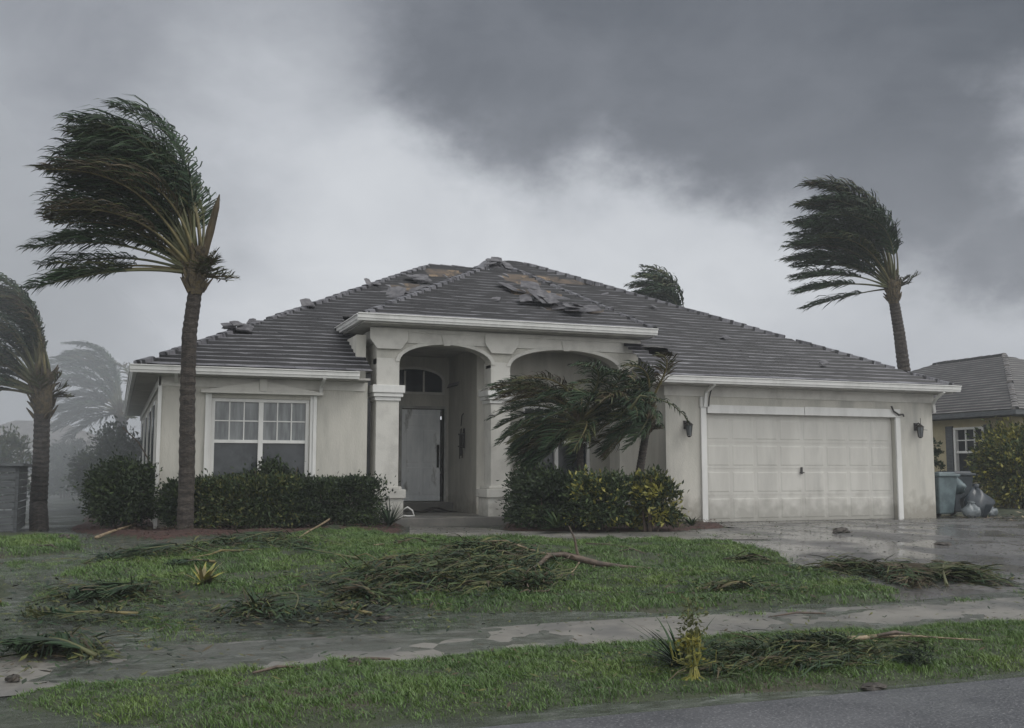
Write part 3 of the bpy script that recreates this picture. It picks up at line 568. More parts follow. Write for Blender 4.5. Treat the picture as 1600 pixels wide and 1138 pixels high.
# porch: posts, capitals, beam with arches
def post(x0, x1, y0, y1, zc=2.62, cap=True):
    m = MB(); m.box(x0, x1, y0, y1, -.05, 3.42); p = m.build('column', 'stucco_trim', H, bevel=.01)
    m = MB(); e = .05; m.box(x0-.10, x1+.10, y0-.10, y1+.10, 2.70, 2.86); m.box(x0-.07, x1+.07, y0-.07, y1+.07, 2.62, 2.699); m.box(x0-.03, x1+.03, y0-.03, y1+.03, 2.54, 2.619); m.build_sub('capital', 'white_paint', p, bevel=.012)
    m = MB(); m.box(x0-.09, x1+.09, y0-.09, y1+.09, -.05, .56); m.box(x0-.13, x1+.13, y0-.13, y1+.13, .561, .74); m.box(x0-.06, x1+.06, y0-.06, y1+.06, .741, .80); m.build_sub('pedestal', 'stucco_trim', p, bevel=.012)
    return p
BY0, BY1 = 20.65, 20.97
post(4.94, 5.42, BY0, BY0+.48); post(7.42, 7.86, BY0, BY0+.44); 
m = MB(); m.box(10.45, 10.935, BY0, BY0+.5, -.05, 3.30); m.build('pier', 'stucco', H)
def arch_beam(xa, xb, z0, spans, y0, y1, zt, axis='y'):
    """flat-topped beam whose underside is cut by segmental arches: spans = (x0,x1,springing,crown)"""
    under = [(xa, z0)]
    for (a, b, sp, cr) in spans:
        under.append((a, z0)); c = (a+b)/2; h = (b-a)/2
        for t in np.linspace(math.pi, 0, 25): under.append((c+h*math.cos(t), sp+(cr-sp)*math.sin(t)))
        under.append((b, z0))
    under.append((xb, z0)); m = MB()
    for i in range(len(under)-1):
        p, q = under[i], under[i+1]
        if q[0]-p[0] < 1e-5: continue
        m.prism([p, q, (q[0], zt), (p[0], zt)], axis, y0, y1)
    return m
A1, A2 = (5.42, 7.42, 3.36, 3.74), (7.86, 10.45, 3.34, 3.74)
m = arch_beam(4.94, 10.937, 3.30, [A1, A2], BY0+.003, BY1, 4.07); m.v = [v for v in m.v]; m.build('arch_beam', 'stucco', H)
m = arch_beam(BY1+.001, 24.15, 3.30, [(21.12, 22.7, 3.32, 3.78)], 4.943, 5.2, 4.07, 'x'); m.build('arch_beam', 'stucco', H)
m = MB(); m.box(4.90, 10.96, 20.615, 20.652, 3.74, 4.04); m.box(4.87, 10.98, 20.59, 20.612, 3.96, 4.04); m.box(4.905, 4.942, 20.653, 24.1, 3.74, 4.04)
m.build('frieze', 'stucco_trim', H, bevel=.006)
for (a, b, sp, cr) in (A1, A2):          # moulding round each arch and its keystone
    c = (a+b)/2; h = (b-a)/2; m = MB(); ts = np.linspace(math.pi, 0, 25)
    for i in range(24):
        p = [(c+(h+o)*math.cos(t), sp+(cr-sp+o*.9)*math.sin(t)) for (t, o) in ((ts[i], 0.002), (ts[i+1], 0.002), (ts[i+1], .085), (ts[i], .085))]
        if max(q[1] for q in p) > 3.735: p = [(q[0], min(q[1], 3.80)) for q in p]
        m.prism(p, 'y', BY0-.03, BY0+.002)
    m.build('arch_moulding', 'stucco_trim', H)
    m = MB(); m.prism([(c-.07, cr-.02), (c+.07, cr-.02), (c+.11, cr+.19), (c-.11, cr+.19)], 'y', BY0-.055, BY0-.037); m.build('keystone', 'stucco_trim', H)
# flared crowns over the posts
for cx, hw in ((5.18, .40), (7.64, .38)):
    m = MB(); m.prism([(cx-hw*.62, 3.60), (cx+hw*.62, 3.60), (cx+hw, 3.80), (cx+hw, 4.03), (cx-hw, 4.03), (cx-hw, 3.80)], 'y', BY0-.085, BY0-.062); m.build('post_crown', 'stucco_trim', H, bevel=.008)

# garage door
m = MB(); m.box(11.93, 16.99, 19.56, 19.60, .0, 2.36); gd = m.build('garage_door', 'garage_paint', H)
nrow, ncol = 4, 8; ph = 2.30/nrow; pw = 5.0/ncol
m = MB()
for r_ in range(nrow):
    z0 = .02+r_*ph; m.box(11.935, 16.985, 19.548, 19.559, z0, z0+ph-.006)
    for c in range(ncol):
        xa = 11.96+c*pw
        for (za, zb) in ((z0+.06, z0+ph-.07),):
            # raised panel: sloped frame catching the light
            a, b = xa+.05, xa+pw-.03
            m.add([(a, 19.5475, za), (b, 19.5475, za), (b, 19.5475, zb), (a, 19.5475, zb), (a+.03, 19.541, za+.03), (b-.03, 19.541, za+.03), (b-.03, 19.541, zb-.03), (a+.03, 19.541, zb-.03)],
                  [(0, 1, 5, 4), (1, 2, 6, 5), (2, 3, 7, 6), (3, 0, 4, 7), (4, 5, 6, 7)])
m.build_sub('door_section', 'garage_paint', gd)
m = MB(); m.box(14.40, 14.44, 19.50, 19.53, 1.05, 1.20); m.tube([(14.36, 19.50, 1.08), (14.48, 19.50, 1.08)], .012); m.build_sub('handle', 'dark_metal', gd)
m = MB(); m.box(11.92, 17.0, 19.55, 19.60, -.02, .018); m.build_sub('bottom_seal', 'dark_metal', gd)
# garage surround: pilasters and header
m = MB(); m.box(11.78, 11.915, 19.40, 19.448, 0, 2.48); m.box(11.76, 11.935, 19.38, 19.447, 2.481, 2.71); m.build('door_trim', 'white_paint', H, bevel=.006)
m = MB(); m.box(17.005, 17.14, 19.40, 19.448, 0, 2.40); m.build('door_trim', 'white_paint', H, bevel=.006)
m = MB(); m.box(11.94, 14.45, 19.39, 19.447, 2.36, 2.54); m.box(14.46, 17.14, 19.385, 19.447, 2.36, 2.55); m.build('door_header', 'white_paint', H, bevel=.006)
m = MB(); m.tube([(16.86, 19.36, 2.62), (16.90, 19.34, 2.50), (17.05, 19.34, 2.42), (17.18, 19.35, 2.43), (17.2, 19.35, 2.38)], .022, 6); m.tube([(12.02, 19.36, 2.86), (11.96, 19.35, 2.68), (11.95, 19.36, 2.5)], .015, 6); m.build('torn_flashing', 'dark_metal', H)
# downspouts
def spout(pts, name='downspout'):
    m = MB(); m.tube(pts, .042, 4); return m.build(name, 'white_paint', H)
spout([(18.0, 18.9, 2.95), (17.98, 19.15, 2.80), (18.10, 19.36, 2.70), (18.16, 19.40, 2.5)])
spout([(3.78, 20.1, 2.92), (3.79, 20.5, 2.78), (3.80, 20.58, 2.68)]); spout([(1.02, 20.12, 2.93), (1.05, 20.5, 2.83), (1.05, 20.6, 2.80)])
spout([(11.85, 18.95, 2.95), (11.85, 19.3, 2.8), (11.85, 19.36, 2.5)])
# lanterns
def lantern(x, z, y, broken):
    m = MB(); m.box(x-.05, x+.05, y-.02, y-.001, z-.02, z+.16); m.tube([(x, y-.02, z+.1), (x, y-.10, z+.16), (x, y-.15, z+.12)], .014); w = m.build('wall_lamp', 'dark_metal', H)
    m = MB(); cy = y-.15
    for k in range(6):
        t = 2*math.pi*k/6; m.tube([(x+.05*math.cos(t), cy+.05*math.sin(t), z-.17), (x+.08*math.cos(t), cy+.08*math.sin(t), z+.06)], .007, 4)
    m.tube([(x, cy, z+.06), (x, cy, z+.07), (x, cy, z+.13), (x, cy, z+.15)], [.10, .09, .02, .008], 8); m.tube([(x, cy, z-.2), (x, cy, z-.17)], [.02, .055], 8)
    if broken: m.tube([(x+.02, cy, z+.12), (x+.0, cy-.02, z+.27)], .006, 4); m.tube([(x+.08, cy, z+.0), (x+.18, cy-.03, z-.01)], .006, 4)
    m.build_sub('cage', 'dark_metal', w); m = MB(); m.tube([(x, cy, z-.165), (x, cy, z+.055)], [.042, .066], 8); m.build_sub('glass', 'pale_pane', w)
    return w
lantern(11.42, 2.03, 19.45, False); lantern(17.62, 2.08, 19.45, True)
# tall iron lantern on the porch wall
m = MB(); x, y, z = 7.59, 22.95, 1.55
m.box(x-.02, x-.001, y-.05, y+.05, z+.1, z+.55)
for dy in (-.09, -.03, .04, .10): m.tube([(x-.08, y+dy, z-.05-abs(dy)), (x-.08, y+dy, z+.62-2*abs(dy))], .011, 5)
m.tube([(x-.08, y, z+.6), (x-.06, y, z+.85), (x-.02, y, z+.9)], .012, 5); m.box(x-.12, x-.02, y-.11, y+.11, z+.12, z+.15); m.box(x-.12, x-.02, y-.1, y+.1, z+.40, z+.43)
m.build('porch_lamp', 'dark_metal', H)

# loose tiles lying on the roof
def roofz(x, y):
    A = 3.06+SL*min(x-WX0, XR-x, y-WY0); G = 3.09+SL*min((x-7.54)*2.5, XR-x, y-GY0) if x > 10.5 or y > 23.2 else 0
    P = min(6.2, 4.22+SL*min(x-PX0, (11.1-x)*2.2, y-PY0)) if PX0 < x < 11.1 and y > PY0 else 0
    return min(max(A, G, P), 6.98)
def loose(x, y, sz, tilt, label, n=3, grp=None, seed=0):
    n = n*2 if n > 2 else n; rr = random.Random(seed); m = MB(); z = roofz(x, y)+.04
    for k in range(n):
        a = rr.uniform(-.6, .6); w, l = sz*rr.uniform(.6, 1), sz*rr.uniform(.35, .6); c = Vector((x+rr.uniform(-.5, .5)*sz, y+rr.uniform(-.4, .4)*sz, z+.02+k*.02)); w *= .75
        ux = Vector((math.cos(a), math.sin(a), rr.uniform(-.22, .22)+.03)); uy = Vector((-math.sin(a), math.cos(a), SL+rr.uniform(-.2, tilt)))
        pts = [c-ux*w/2-uy*l/2, c+ux*w/2-uy*l/2, c+ux*w*rr.uniform(.3, .5)+uy*l/2, c+uy*l*.65, c-ux*w/2+uy*l/2]; up = Vector((0, 0, .016))
        n5 = 5; m.add(pts+[p+up for p in pts], [tuple(range(4, -1, -1)), tuple(range(5, 10))]+[(i, (i+1) % 5, (i+1) % 5+5, i+5) for i in range(5)])
    o = m.build('roof_tile', 'tile_loose' if seed % 3 else 'felt'); tag(o, label, 'roof tile', grp or 'loose roof tiles blown over the roof'); return o
loose(4.1, 23.85, .42, .9, 'dark tile fragment standing up on the left hip of the roof', 2, seed=11)
loose(6.0, 25.75, .34, .8, 'small loose tile halfway up the left hip of the roof', 2, seed=13)
loose(2.3, 22.05, .42, .3, 'lifted tiles low on the left hip beside the tall palm', 3, seed=14)
loose(2.75, 22.5, .3, .5, 'pale edged loose tile on the left hip above the lifted ones', 2, seed=16)
loose(6.6, 24.9, .85, .5, 'pair of long broken tiles slid down beside the porch roof hip', 3, seed=17)
loose(7.5, 26.3, .6, .4, 'broken tiles heaped near the left end of the ridge', 3, seed=19)
loose(8.9, 24.35, .5, .3, 'torn tile sheets heaped at the very peak of the porch roof', 5, seed=20)
loose(9.8, 25.6, .5, .4, 'ragged grey tiles just right of the porch roof peak', 4, seed=22)
loose(8.95, 22.4, .8, .25, 'large pale slab of torn roofing slid below the bare patch', 2, seed=23)
loose(8.45, 21.5, .5, .35, 'pale torn roofing corner lying above the porch gutter', 2, seed=25)
loose(9.0, 21.55, .7, .4, 'dark crumpled roofing lying in the middle of the porch roof', 4, seed=26)
loose(9.65, 21.05, .7, .3, 'long dark strip of tiles folded over low on the porch roof', 3, seed=28)
FRAG = ['small tile fragment just beyond the brown bare patch', 'small tile fragment below the garage roof hip, nearest the bare patch', 'small tile fragment below the garage roof hip, farther down', 'small tile fragment close to the ridge top',
        'small tile fragment beside the broken tiles near the ridge end', 'small tile fragment low on the wing roof above the front window', 'lone small tile fragment above the porch gutter, under the folded strip', 'small tile fragment in the middle of the garage roof',
        'small tile fragment lowest on the garage roof, nearest the gutter', 'small tile fragment on the porch roof close to its gutter']
for i, (x, y) in enumerate([(11.0, 24.8), (11.9, 24.2), (12.7, 23.3), (10.2, 25.9), (8.4, 26.9), (3.3, 23.0), (9.3, 21.3), (13.7, 21.3), (15.2, 19.9), (7.9, 21.5)]):
    loose(x, y, .3, .2, FRAG[i], 1, grp='small tile fragments scattered on the roof', seed=40+i*3)
# debris dropped in the valley left and right of the porch roof

# ------------------------------------------------------------------ neighbours
def nb_roof(x0, x1, y0, y1, z0, sl, parent, mtl, st=.25):
    def ls(a, b):
        c = a+st*np.arange(int((b-a)/st)+1); return np.unique(np.round(np.concatenate([c, c[1:]-.02, [b]]), 4))
    xa, ya = ls(x0, x1), ls(y0, y1); X, Y = np.meshgrid(xa, ya); d = np.minimum(np.minimum(X-x0, x1-X), np.minimum(Y-y0, y1-Y)); fr = (d/st+1e-4) % 1
    Z = z0+sl*d+.04*(1-fr); nx = len(xa); a = (np.arange(len(ya)-1)[:, None]*nx+np.arange(nx-1)).ravel(); V = np.column_stack([X.ravel(), Y.ravel(), Z.ravel()])
    b, c, e = a+1, a+nx+1, a+nx; flip = (V[a, 2]+V[c, 2]) < (V[b, 2]+V[e, 2])-1e-6
    T = np.concatenate([np.where(flip[:, None], np.stack([a, b, e], 1), np.stack([a, b, c], 1)), np.where(flip[:, None], np.stack([b, c, e], 1), np.stack([a, c, e], 1))])
    return fast_mesh('roof', V-np.array(parent.location), T, mtl, None, parent)
NB = empty('neighbour_house', (29, 30, 0), 'yellowish stucco house with hipped grey roof beyond the garage', 'house')
nx0, ny0, nz0 = 23.905, 22.405, 2.86
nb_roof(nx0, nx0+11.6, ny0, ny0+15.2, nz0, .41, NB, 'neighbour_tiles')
def nbx(name, boxes, mtl, sub=None, bevel=0):
    m = MB()
    for b in boxes: m.box(*b)
    return m.build(name, mtl, NB, bevel=bevel) if sub is None else m.build_sub(name, mtl, sub, bevel=bevel)
nbx('wall', [(24.3, 24.5, 22.95, 23.95, -.1, 2.75), (24.3, 24.5, 25.15, 39, -.1, 2.75), (24.3, 24.5, 23.95, 25.15, -.1, .95), (24.3, 24.5, 23.95, 25.15, 2.45, 2.75), (24.5, 34.8, 22.95, 23.15, -.1, 2.75)], 'neighbour_stucco')
nbx('soffit', [(nx0+.02, 24.6, ny0+.02, 39, 2.70, 2.75), (24.6, 35, ny0+.02, 23.1, 2.70, 2.75)], 'old_timber')
nbx('gutter', [(nx0-.1, nx0+.01, ny0-.1, 39, 2.72, 2.86), (nx0+.011, 35.3, ny0-.1, ny0+.01, 2.72, 2.86)], 'old_timber')
wn = nbx('window', [(24.24, 24.40, 23.95, 24.03, .95, 2.45), (24.24, 24.40, 25.07, 25.15, .95, 2.45), (24.24, 24.40, 24.03, 25.07, .95, 1.02), (24.24, 24.40, 24.03, 25.07, 2.38, 2.45), (24.27, 24.40, 24.03, 25.07, 1.66, 1.73)], 'white_paint')
nbx('pane', [(24.36, 24.37, 24.03, 25.07, 1.02, 1.66), (24.36, 24.37, 24.03, 25.07, 1.73, 2.38)], 'glass_dark', wn)
nbx('muntin', [(24.30, 24.35, 24.36, 24.39, 1.73, 2.38), (24.30, 24.35, 24.71, 24.74, 1.73, 2.38)]+[(24.30, 24.35, a, b, 2.04, 2.07) for a, b in ((24.03, 24.36), (24.39, 24.71), (24.74, 25.07))], 'white_paint', wn)
nbx('shutter', [(24.22, 24.29, 23.68, 23.92, .9, 2.5)], 'old_timber'); nbx('shutter', [(24.22, 24.29, 25.18, 25.45, .9, 2.5)], 'old_timber')
nbx('vent', [(24.27, 24.299, 23.3, 23.5, 2.15, 2.32)], 'dark_metal')
caps('ridge_cap', (nx0, ny0, nz0+.04), (nx0+5.8, ny0+5.8, nz0+.04+.41*5.8), mtl='neighbour_tiles', parent=NB)
caps('ridge_cap', (nx0+5.8, ny0+5.8, nz0+.05+.41*5.8), (nx0+5.8, ny0+9.4, nz0+.05+.41*5.8), mtl='neighbour_tiles', parent=NB)
def simple_house(name, loc, w, d, h, sl, label, wm, rm, ang=0):
    e = empty(name, loc, label, 'house'); x, y = loc[0], loc[1]
    nb_roof(x-w/2, x+w/2, y-d/2, y+d/2, h, sl, e, rm)
    m = MB(); m.box(x-w/2+.5, x+w/2-.5, y-d/2+.5, y+d/2-.5, -.1, h-.05); m.build('wall', wm, e)
    m = MB(); m.box(x-w/2-.08, x+w/2+.08, y-d/2-.08, y-d/2+.02, h-.15, h); m.build('fascia', 'white_paint', e)
    for k in range(3):
        cx = x-w/2+w*(k+.6)/3.3; m = MB(); m.box(cx-.6, cx+.6, y-d/2+.44, y-d/2+.49, .9, 2.3); ww = m.build('window', 'white_paint', e)
        m = MB(); m.box(cx-.52, cx+.52, y-d/2+.42, y-d/2+.435, .98, 2.22); m.build_sub('pane', 'glass_dark', ww)
    return e
simple_house('distant_house', (-13.5, 52, 0), 15, 11, 3.0, .45, 'pale low house fading in the mist at the far left', 'cream', 'neighbour_tiles')
simple_house('distant_house', (-5.4, 84, 0), 13, 10, 2.7, .42, 'small pale gabled house farthest off between the misty bushes', 'cream', 'neighbour_tiles')

# slatted screen wall at the left edge
BX = empty('slatted_enclosure', (-2.9, 20.5, 0), 'dark slatted timber enclosure behind the left palm trunk', 'enclosure')
m = MB()
for z in np.arange(.05, 1.15, .13): m.box(-4.8, -1.62, 20.5, 20.53, z, z+.11); m.box(-1.60, -1.57, 20.55, 22.5, z, z+.11)
m.build('slats', 'old_timber', BX)
for x in (-4.8, -3.2, -1.66): m = MB(); m.box(x, x+.09, 20.54, 20.63, -.05, 1.2); m.build('post', 'old_timber', BX)
m = MB(); m.box(-4.9, -1.5, 20.44, 22.6, 1.20, 1.25); m.build('cap', 'old_timber', BX)

# wheeled bins by the garage corner
def bin_(x, y, w, d, h, mtl, name, label, tilt=0, seed=0):
    e = empty(name, (x, y, 0), label, 'bin'); rr = random.Random(seed); m = MB()
    def quadbox(x0, x1, y0, y1, z0, z1, t):    # tapered box
        vs = [(x0+t, y0+t, z0), (x1-t, y0+t, z0), (x1-t, y1-t, z0), (x0+t, y1-t, z0), (x0, y0, z1), (x1, y0, z1), (x1, y1, z1), (x0, y1, z1)]
        vs = [(p[0]+tilt*p[2], p[1], p[2]) for p in vs]; m.add(vs, [(0, 3, 2, 1), (4, 5, 6, 7), (0, 1, 5, 4), (1, 2, 6, 5), (2, 3, 7, 6), (3, 0, 4, 7)])
    quadbox(x-w/2, x+w/2, y-d/2, y+d/2, .10, h, .07); m.build('body', mtl, e, bevel=.03)
    m = MB(); quadbox(x-w/2-.04, x+w/2+.04, y-d/2-.05, y+d/2+.04, h+.003, h+.06, 0); quadbox(x-w/2+.05, x+w/2-.05, y-d/2+.05, y+d/2-.05, h+.063, h+.11, -.03); m.build('lid', mtl, e, bevel=.02)
    m = MB(); m.tube([(x-w/2+.05+tilt*h, y+d/2+.08, h-.04), (x+w/2-.05+tilt*h, y+d/2+.08, h-.04)], .02); m.build('handle', 'dark_metal', e)
    for s in (-1, 1): m = MB(); m.tube([(x+s*(w/2-.04)-.03, y+d/2-.05, .12), (x+s*(w/2-.04)+.03, y+d/2-.05, .12)], .12, 14); m.build('wheel', 'dark_metal', e)
    return e
bin_(18.62, 19.9, .58, .7, .98, 'bin_teal', 'wheeled_bin', 'grey teal wheeled bin against the garage corner', .02, 1)
bin_(19.75, 20.6, .62, .72, 1.0, 'bin_dark', 'wheeled_bin', 'dark wheeled bin right of the teal one, heaped with bags', .05, 2)
def bag(x, y, z, r, h, mtl, label, seed):
    rr = random.Random(seed); m = MB(); n = 18; rings = 9; vs = []; ph = [rr.uniform(0, 6.28) for _ in range(6)]
    for j in range(rings):
        t = j/(rings-1); rad = r*(math.sin(math.pi*min(.97, .12+t*.88))**.7)*(1 if t < .75 else .9)
        for k in range(n):
            a = 2*math.pi*k/n; q = 1+rr.uniform(-.06, .06)+.16*math.sin(3*a+ph[0]+t*3)+.12*math.sin(5*a+ph[1]-t*4)+.07*math.sin(9*a+ph[2]+t*9); vs.append((x+rad*q*math.cos(a), y+rad*q*math.sin(a), z+h*t+.03*math.sin(4*a+ph[3])*t+rr.uniform(-.03, .03)*(t > 0)))
    m.add(vs, [(j*n+k, j*n+(k+1) % n, (j+1)*n+(k+1) % n, (j+1)*n+k) for j in range(rings-1) for k in range(n)]+[tuple(range(n-1, -1, -1)), tuple((rings-1)*n+k for k in range(n))])
    m.tube([(x, y, z+h*.93), (x+.02, y, z+h*1.12)], [.05, .09], 8)
    o = m.build('rubbish_bag', mtl, None, smooth_=True); tag(o, label, 'bag'); return o
bag(19.35, 19.45, 0, .33, .72, 'bin_dark', 'large black rubbish bag in front of the dark bin', 4)
bag(19.0, 19.25, 0, .2, .35, 'bag_white', 'small grey torn rubbish bag on the ground by the bins', 5)
bag(19.25, 20.0, .55, .26, .4, 'bin_teal', 'teal plastic bag bulging between the two bins', 6)
bag(19.75, 19.5, 0, .2, .28, 'bag_white', 'small pale grey bag at the foot of the black bag', 8)

# ------------------------------------------------------------------ vegetation
WIND = np.array([-.934, .357, 0.])
def nrm(v): return v/(np.linalg.norm(v, axis=-1, keepdims=True)+1e-9)
def frond(rachis, L, parent, mats, rr, wind=WIND, wk=.9, droop=.15, density=46, start=.16, width=.028, flat=0, spread=.75, prad=.022, name='frond', label=None, endr=.4):
    """rachis: (n,3) points; long narrow leaflets leave it on both sides and trail downwind. One mesh."""
    R_ = np.asarray(rachis, float); seg = np.linalg.norm(np.diff(R_, axis=0), axis=1); s = np.concatenate([[0], np.cumsum(seg)]); s /= s[-1]
    n = density; t = np.linspace(start, 1, n)+rr.uniform(-.006, .006, n); t = np.clip(t, 0, 1)
    P = np.stack([np.interp(t, s, R_[:, k]) for k in range(3)], 1); T = nrm(np.stack([np.interp(np.clip(t+.02, 0, 1), s, R_[:, k])-np.interp(np.clip(t-.02, 0, 1), s, R_[:, k]) for k in range(3)], 1))
    V = []; Fc = []; M = []; cnt = 0
    env = np.sin(np.clip((t-start)/(1-start), 0, 1)*math.pi*.86+.32)**.8; env = np.maximum(env, endr)
    for sg in (-1, 1):
        up0 = np.array([0, 0, 1.]); side = nrm(np.cross(T, up0)+1e-4)*sg; upv = nrm(np.cross(side*sg, T))
        a = rr.uniform(.75, 1.25, (n, 1)); ang = rr.normal(.1, .28, (n, 1))
        d0 = nrm(T*.62+side*spread*a+upv*(.25*(1-flat))+upv*ang*.6*(1-flat*.8))
        LL = (L*env*rr.uniform(.75, 1.15, n))[:, None]
        p1 = P+d0*LL*.42; d1 = nrm(d0+wind*wk*.75+np.array([0, 0, -droop])+rr.normal(0, .06, (n, 3))); p2 = p1+d1*LL*.32; d2 = nrm(d1+wind*wk*.35+np.array([0, 0, -droop*1.3])+rr.normal(0, .06, (n, 3))); p3 = p2+d2*LL*.3
        if flat:
            for q in (p1, p2, p3): q[:, 2] = np.maximum(q[:, 2], gz(q[:, 1])+.035+rr.uniform(0, .10, n))
        w = nrm(np.cross(d0, upv)+rr.normal(0, .5, (n, 3)))*width*.5
        V.append(np.stack([P-w*.6, P+w*.6, p1+w, p1-w, p2+w*.8, p2-w*.8, p3], 1).reshape(-1, 3))
        i = np.arange(n)*7+cnt; cnt += n*7
        Fc.append(np.concatenate([np.stack([i, i+1, i+2], 1), np.stack([i, i+2, i+3], 1), np.stack([i+3, i+2, i+4], 1), np.stack([i+3, i+4, i+5], 1), np.stack([i+5, i+4, i+6], 1)]))
        mi = (rr.random(n) < .3).astype(int)+1; M.append(np.tile(mi, 5))
    m = MB(); rads = np.interp(s, [0, .15, 1], [prad*1.7, prad, prad*.25]); m.tube([Vector(p) for p in R_], list(rads), 5)
    tv = np.array([tuple(v) for v in m.v]); tf = []
    for f in m.f:
        for k in range(1, len(f)-1): tf.append((f[0], f[k], f[k+1]))
    V.append(tv); Fc.append(np.array(tf)+cnt); M.append(np.zeros(len(tf), int))
    loc = np.array(parent.location) if parent is not None else np.zeros(3)
    o = fast_mesh(name, np.concatenate(V)-loc, np.concatenate(Fc), mats, np.concatenate(M), parent)
    if label: o['label'] = label
    return o
def sweep(p0, d0, L, n=16, wk=.12, g=.03, stiff=.25, wind=WIND):
    p = np.array(p0, float); d = nrm(np.array(d0, float)); out = [p.copy()]
    for i in range(n):
        t = i/n; k = max(0, t-stiff)/(1-stiff)
        d = nrm(d+wind*wk*(.25+1.6*k)+np.array([0, 0, -g*(.3+1.5*t)])); p = p+d*L/n; out.append(p.copy())
    return np.array(out)
FM = ['rachis', 'frond_green', 'frond_dark']
def trunk(parent, pts, rads, mtl='bark', rings=60, seed=0, name='trunk'):
    rr = random.Random(seed); m = MB(); P = []; Rr = []; n = len(pts)
    for i in range(rings):
        t = i/(rings-1)*(n-1); k = min(int(t), n-2); f = t-k; P.append(Vector(pts[k]).lerp(Vector(pts[k+1]), f)); r = rads[k]*(1-f)+rads[k+1]*f; Rr.append(r*(1+(.055 if i % 2 else -.03)+rr.uniform(-.03, .03)))
    m.tube(P, Rr, 14); return m.build(name, mtl, parent, smooth_=False)
def boots(parent, c, r, h, n, seed, mtl='boot_fibre', out=.16, name='frond_boots'):
    """cut frond bases packed round the top of the trunk"""
    rr = random.Random(seed); m = MB(); c = Vector(c)
    m.tube([c+Vector((0, 0, -h*.5)), c+Vector((0, 0, -h*.2)), c+Vector((0, 0, h*.25)), c+Vector((0, 0, h*.6))], [r*.75, r*1.1, r*1.1, r*.55], 12)
    for i in range(n):
        a = rr.uniform(0, 6.28); z = rr.uniform(-h*.5, h*.5); d = Vector((math.cos(a), math.sin(a), 0)); b = c+d*r*.8+Vector((0, 0, z)); l = rr.uniform(.12, .3)
        m.tube([b, b+d*out*.5+Vector((0, 0, l*.5)), b+d*out*rr.uniform(.6, 1.1)+Vector((0, 0, l))], [.05, .035, .012], 4)
    return m.build(name, mtl, parent)
def palm(name, base, top, r0, r1, label, fronds, L, seed, spread_up=1.0, wk=.13, leaf=.55, dens=46, mats=FM, group=None, bulge=1.25, width=.03, trunk_pts=None, g=.03, skirt=4, elev=(-.1, 1.4), back=.25, wind=WIND, boot_h=.8, width_az=1.0, full=0.):
    rr = np.random.default_rng(seed); e = empty(name, tuple(base), label, 'palm tree', group); base = Vector(base); top = Vector(top)
    pts = trunk_pts or [base+Vector((0, 0, -.15)), base.lerp(top, .12), base.lerp(top, .5), top]
    trunk(e, pts, [r0*1.25, r0, (r0+r1)/2, r1] if not trunk_pts else list(np.linspace(r0, r1, len(pts))), seed=seed)
    dt = (top-base).normalized(); c = top+Vector((0, 0, boot_h*.3)); boots(e, c, r1*bulge, boot_h, 46, seed)
    c = np.array(c)+np.array([0, 0, boot_h*.3])
    for i in range(fronds):
        f = i/(fronds-1)
        el = elev[0]+(elev[1]-elev[0])*f**.8                       # lowest to most upright
        az = math.atan2(wind[1], wind[0])+rr.normal(0, 1)*(.35+.9*f)*width_az
        if full:                                                    # a few low feathery fronds apart from the swept dome
            if i < 5: el = (.04, .14, .26, .38, .52)[i]; az = math.atan2(wind[1], wind[0])+rr.normal(0, .3)
            else: el = .66+(elev[1]-.66)*((i-5)/(fronds-6))**.85
        d = np.array([math.cos(az)*math.cos(el), math.sin(az)*math.cos(el), math.sin(el)])
        LL = L*(.82+.3*f*spread_up)*rr.uniform(.88, 1.06)
        curl = rr.uniform(.65, 1.45); p0 = c+np.array([math.cos(az), math.sin(az), 0])*r1*.9+np.array([0, 0, -.25+.45*f])
        q_ = rr.random(); m_ = mats if q_ > .3 else ['rachis_yellow', 'frond_olive', 'frond_green'] if q_ > .12 else ['rachis_yellow', 'frond_brown', 'frond_olive']
        frond(sweep(p0, d, LL, wk=wk*curl, g=g*(1.6-f), wind=wind), leaf*(1+.45*f*full), e, m_, rr, wind=wind, density=int(dens*rr.uniform(.85, 1.15)*(1+.35*f*full)), width=width, droop=rr.uniform(.25, .6), wk=rr.uniform(.5, .9), start=rr.uniform(.3, .4) if full and i < 5 else rr.uniform(.14, .3), prad=.026)
    for i in range(skirt):                                          # short ragged tufts on the windward side
        az = math.atan2(wind[1], wind[0])+math.pi+rr.normal(0, .7); el = rr.uniform(-.3, 1.0); d = np.array([math.cos(az)*math.cos(el), math.sin(az)*math.cos(el), math.sin(el)])
        frond(sweep(c+np.array([0, 0, -.3]), d, L*rr.uniform(.14, .26), n=8, wk=.02, g=.02), leaf*.55, e, ['frond_brown', 'frond_olive', 'frond_brown'], rr, wind=wind, wk=.25, density=16, start=.25, width=width)
    return e
# 1: the tall palm in front of the left wing
b1 = at(290, 800, 18.5); b1.z = 0; t1 = at(306, 447, 18.5)
PALM = palm('palm_tree', (b1.x, b1.y, 0), t1,   .145, .12, 'tall wind bent palm standing before the left wing of the house', 48, 3.25, 21, wk=.215, leaf=.62, dens=88, full=1, trunk_pts=[Vector((b1.x, b1.y, -.15)), at(292, 740, 18.5), at(293, 620, 18.5), at(296, 520, 18.5), t1],
            elev=(.08, 1.66), skirt=10, width=.027)
rr = np.random.default_rng(5)
m = MB(); q = at(318, 405, 18.5); m.tube([q, at(328, 362, 18.5), at(338, 324, 18.5), at(343, 304, 18.5)], [.05, .075, .055, .01], 7); m.build('spear_leaf', 'frond_brown', PALM)
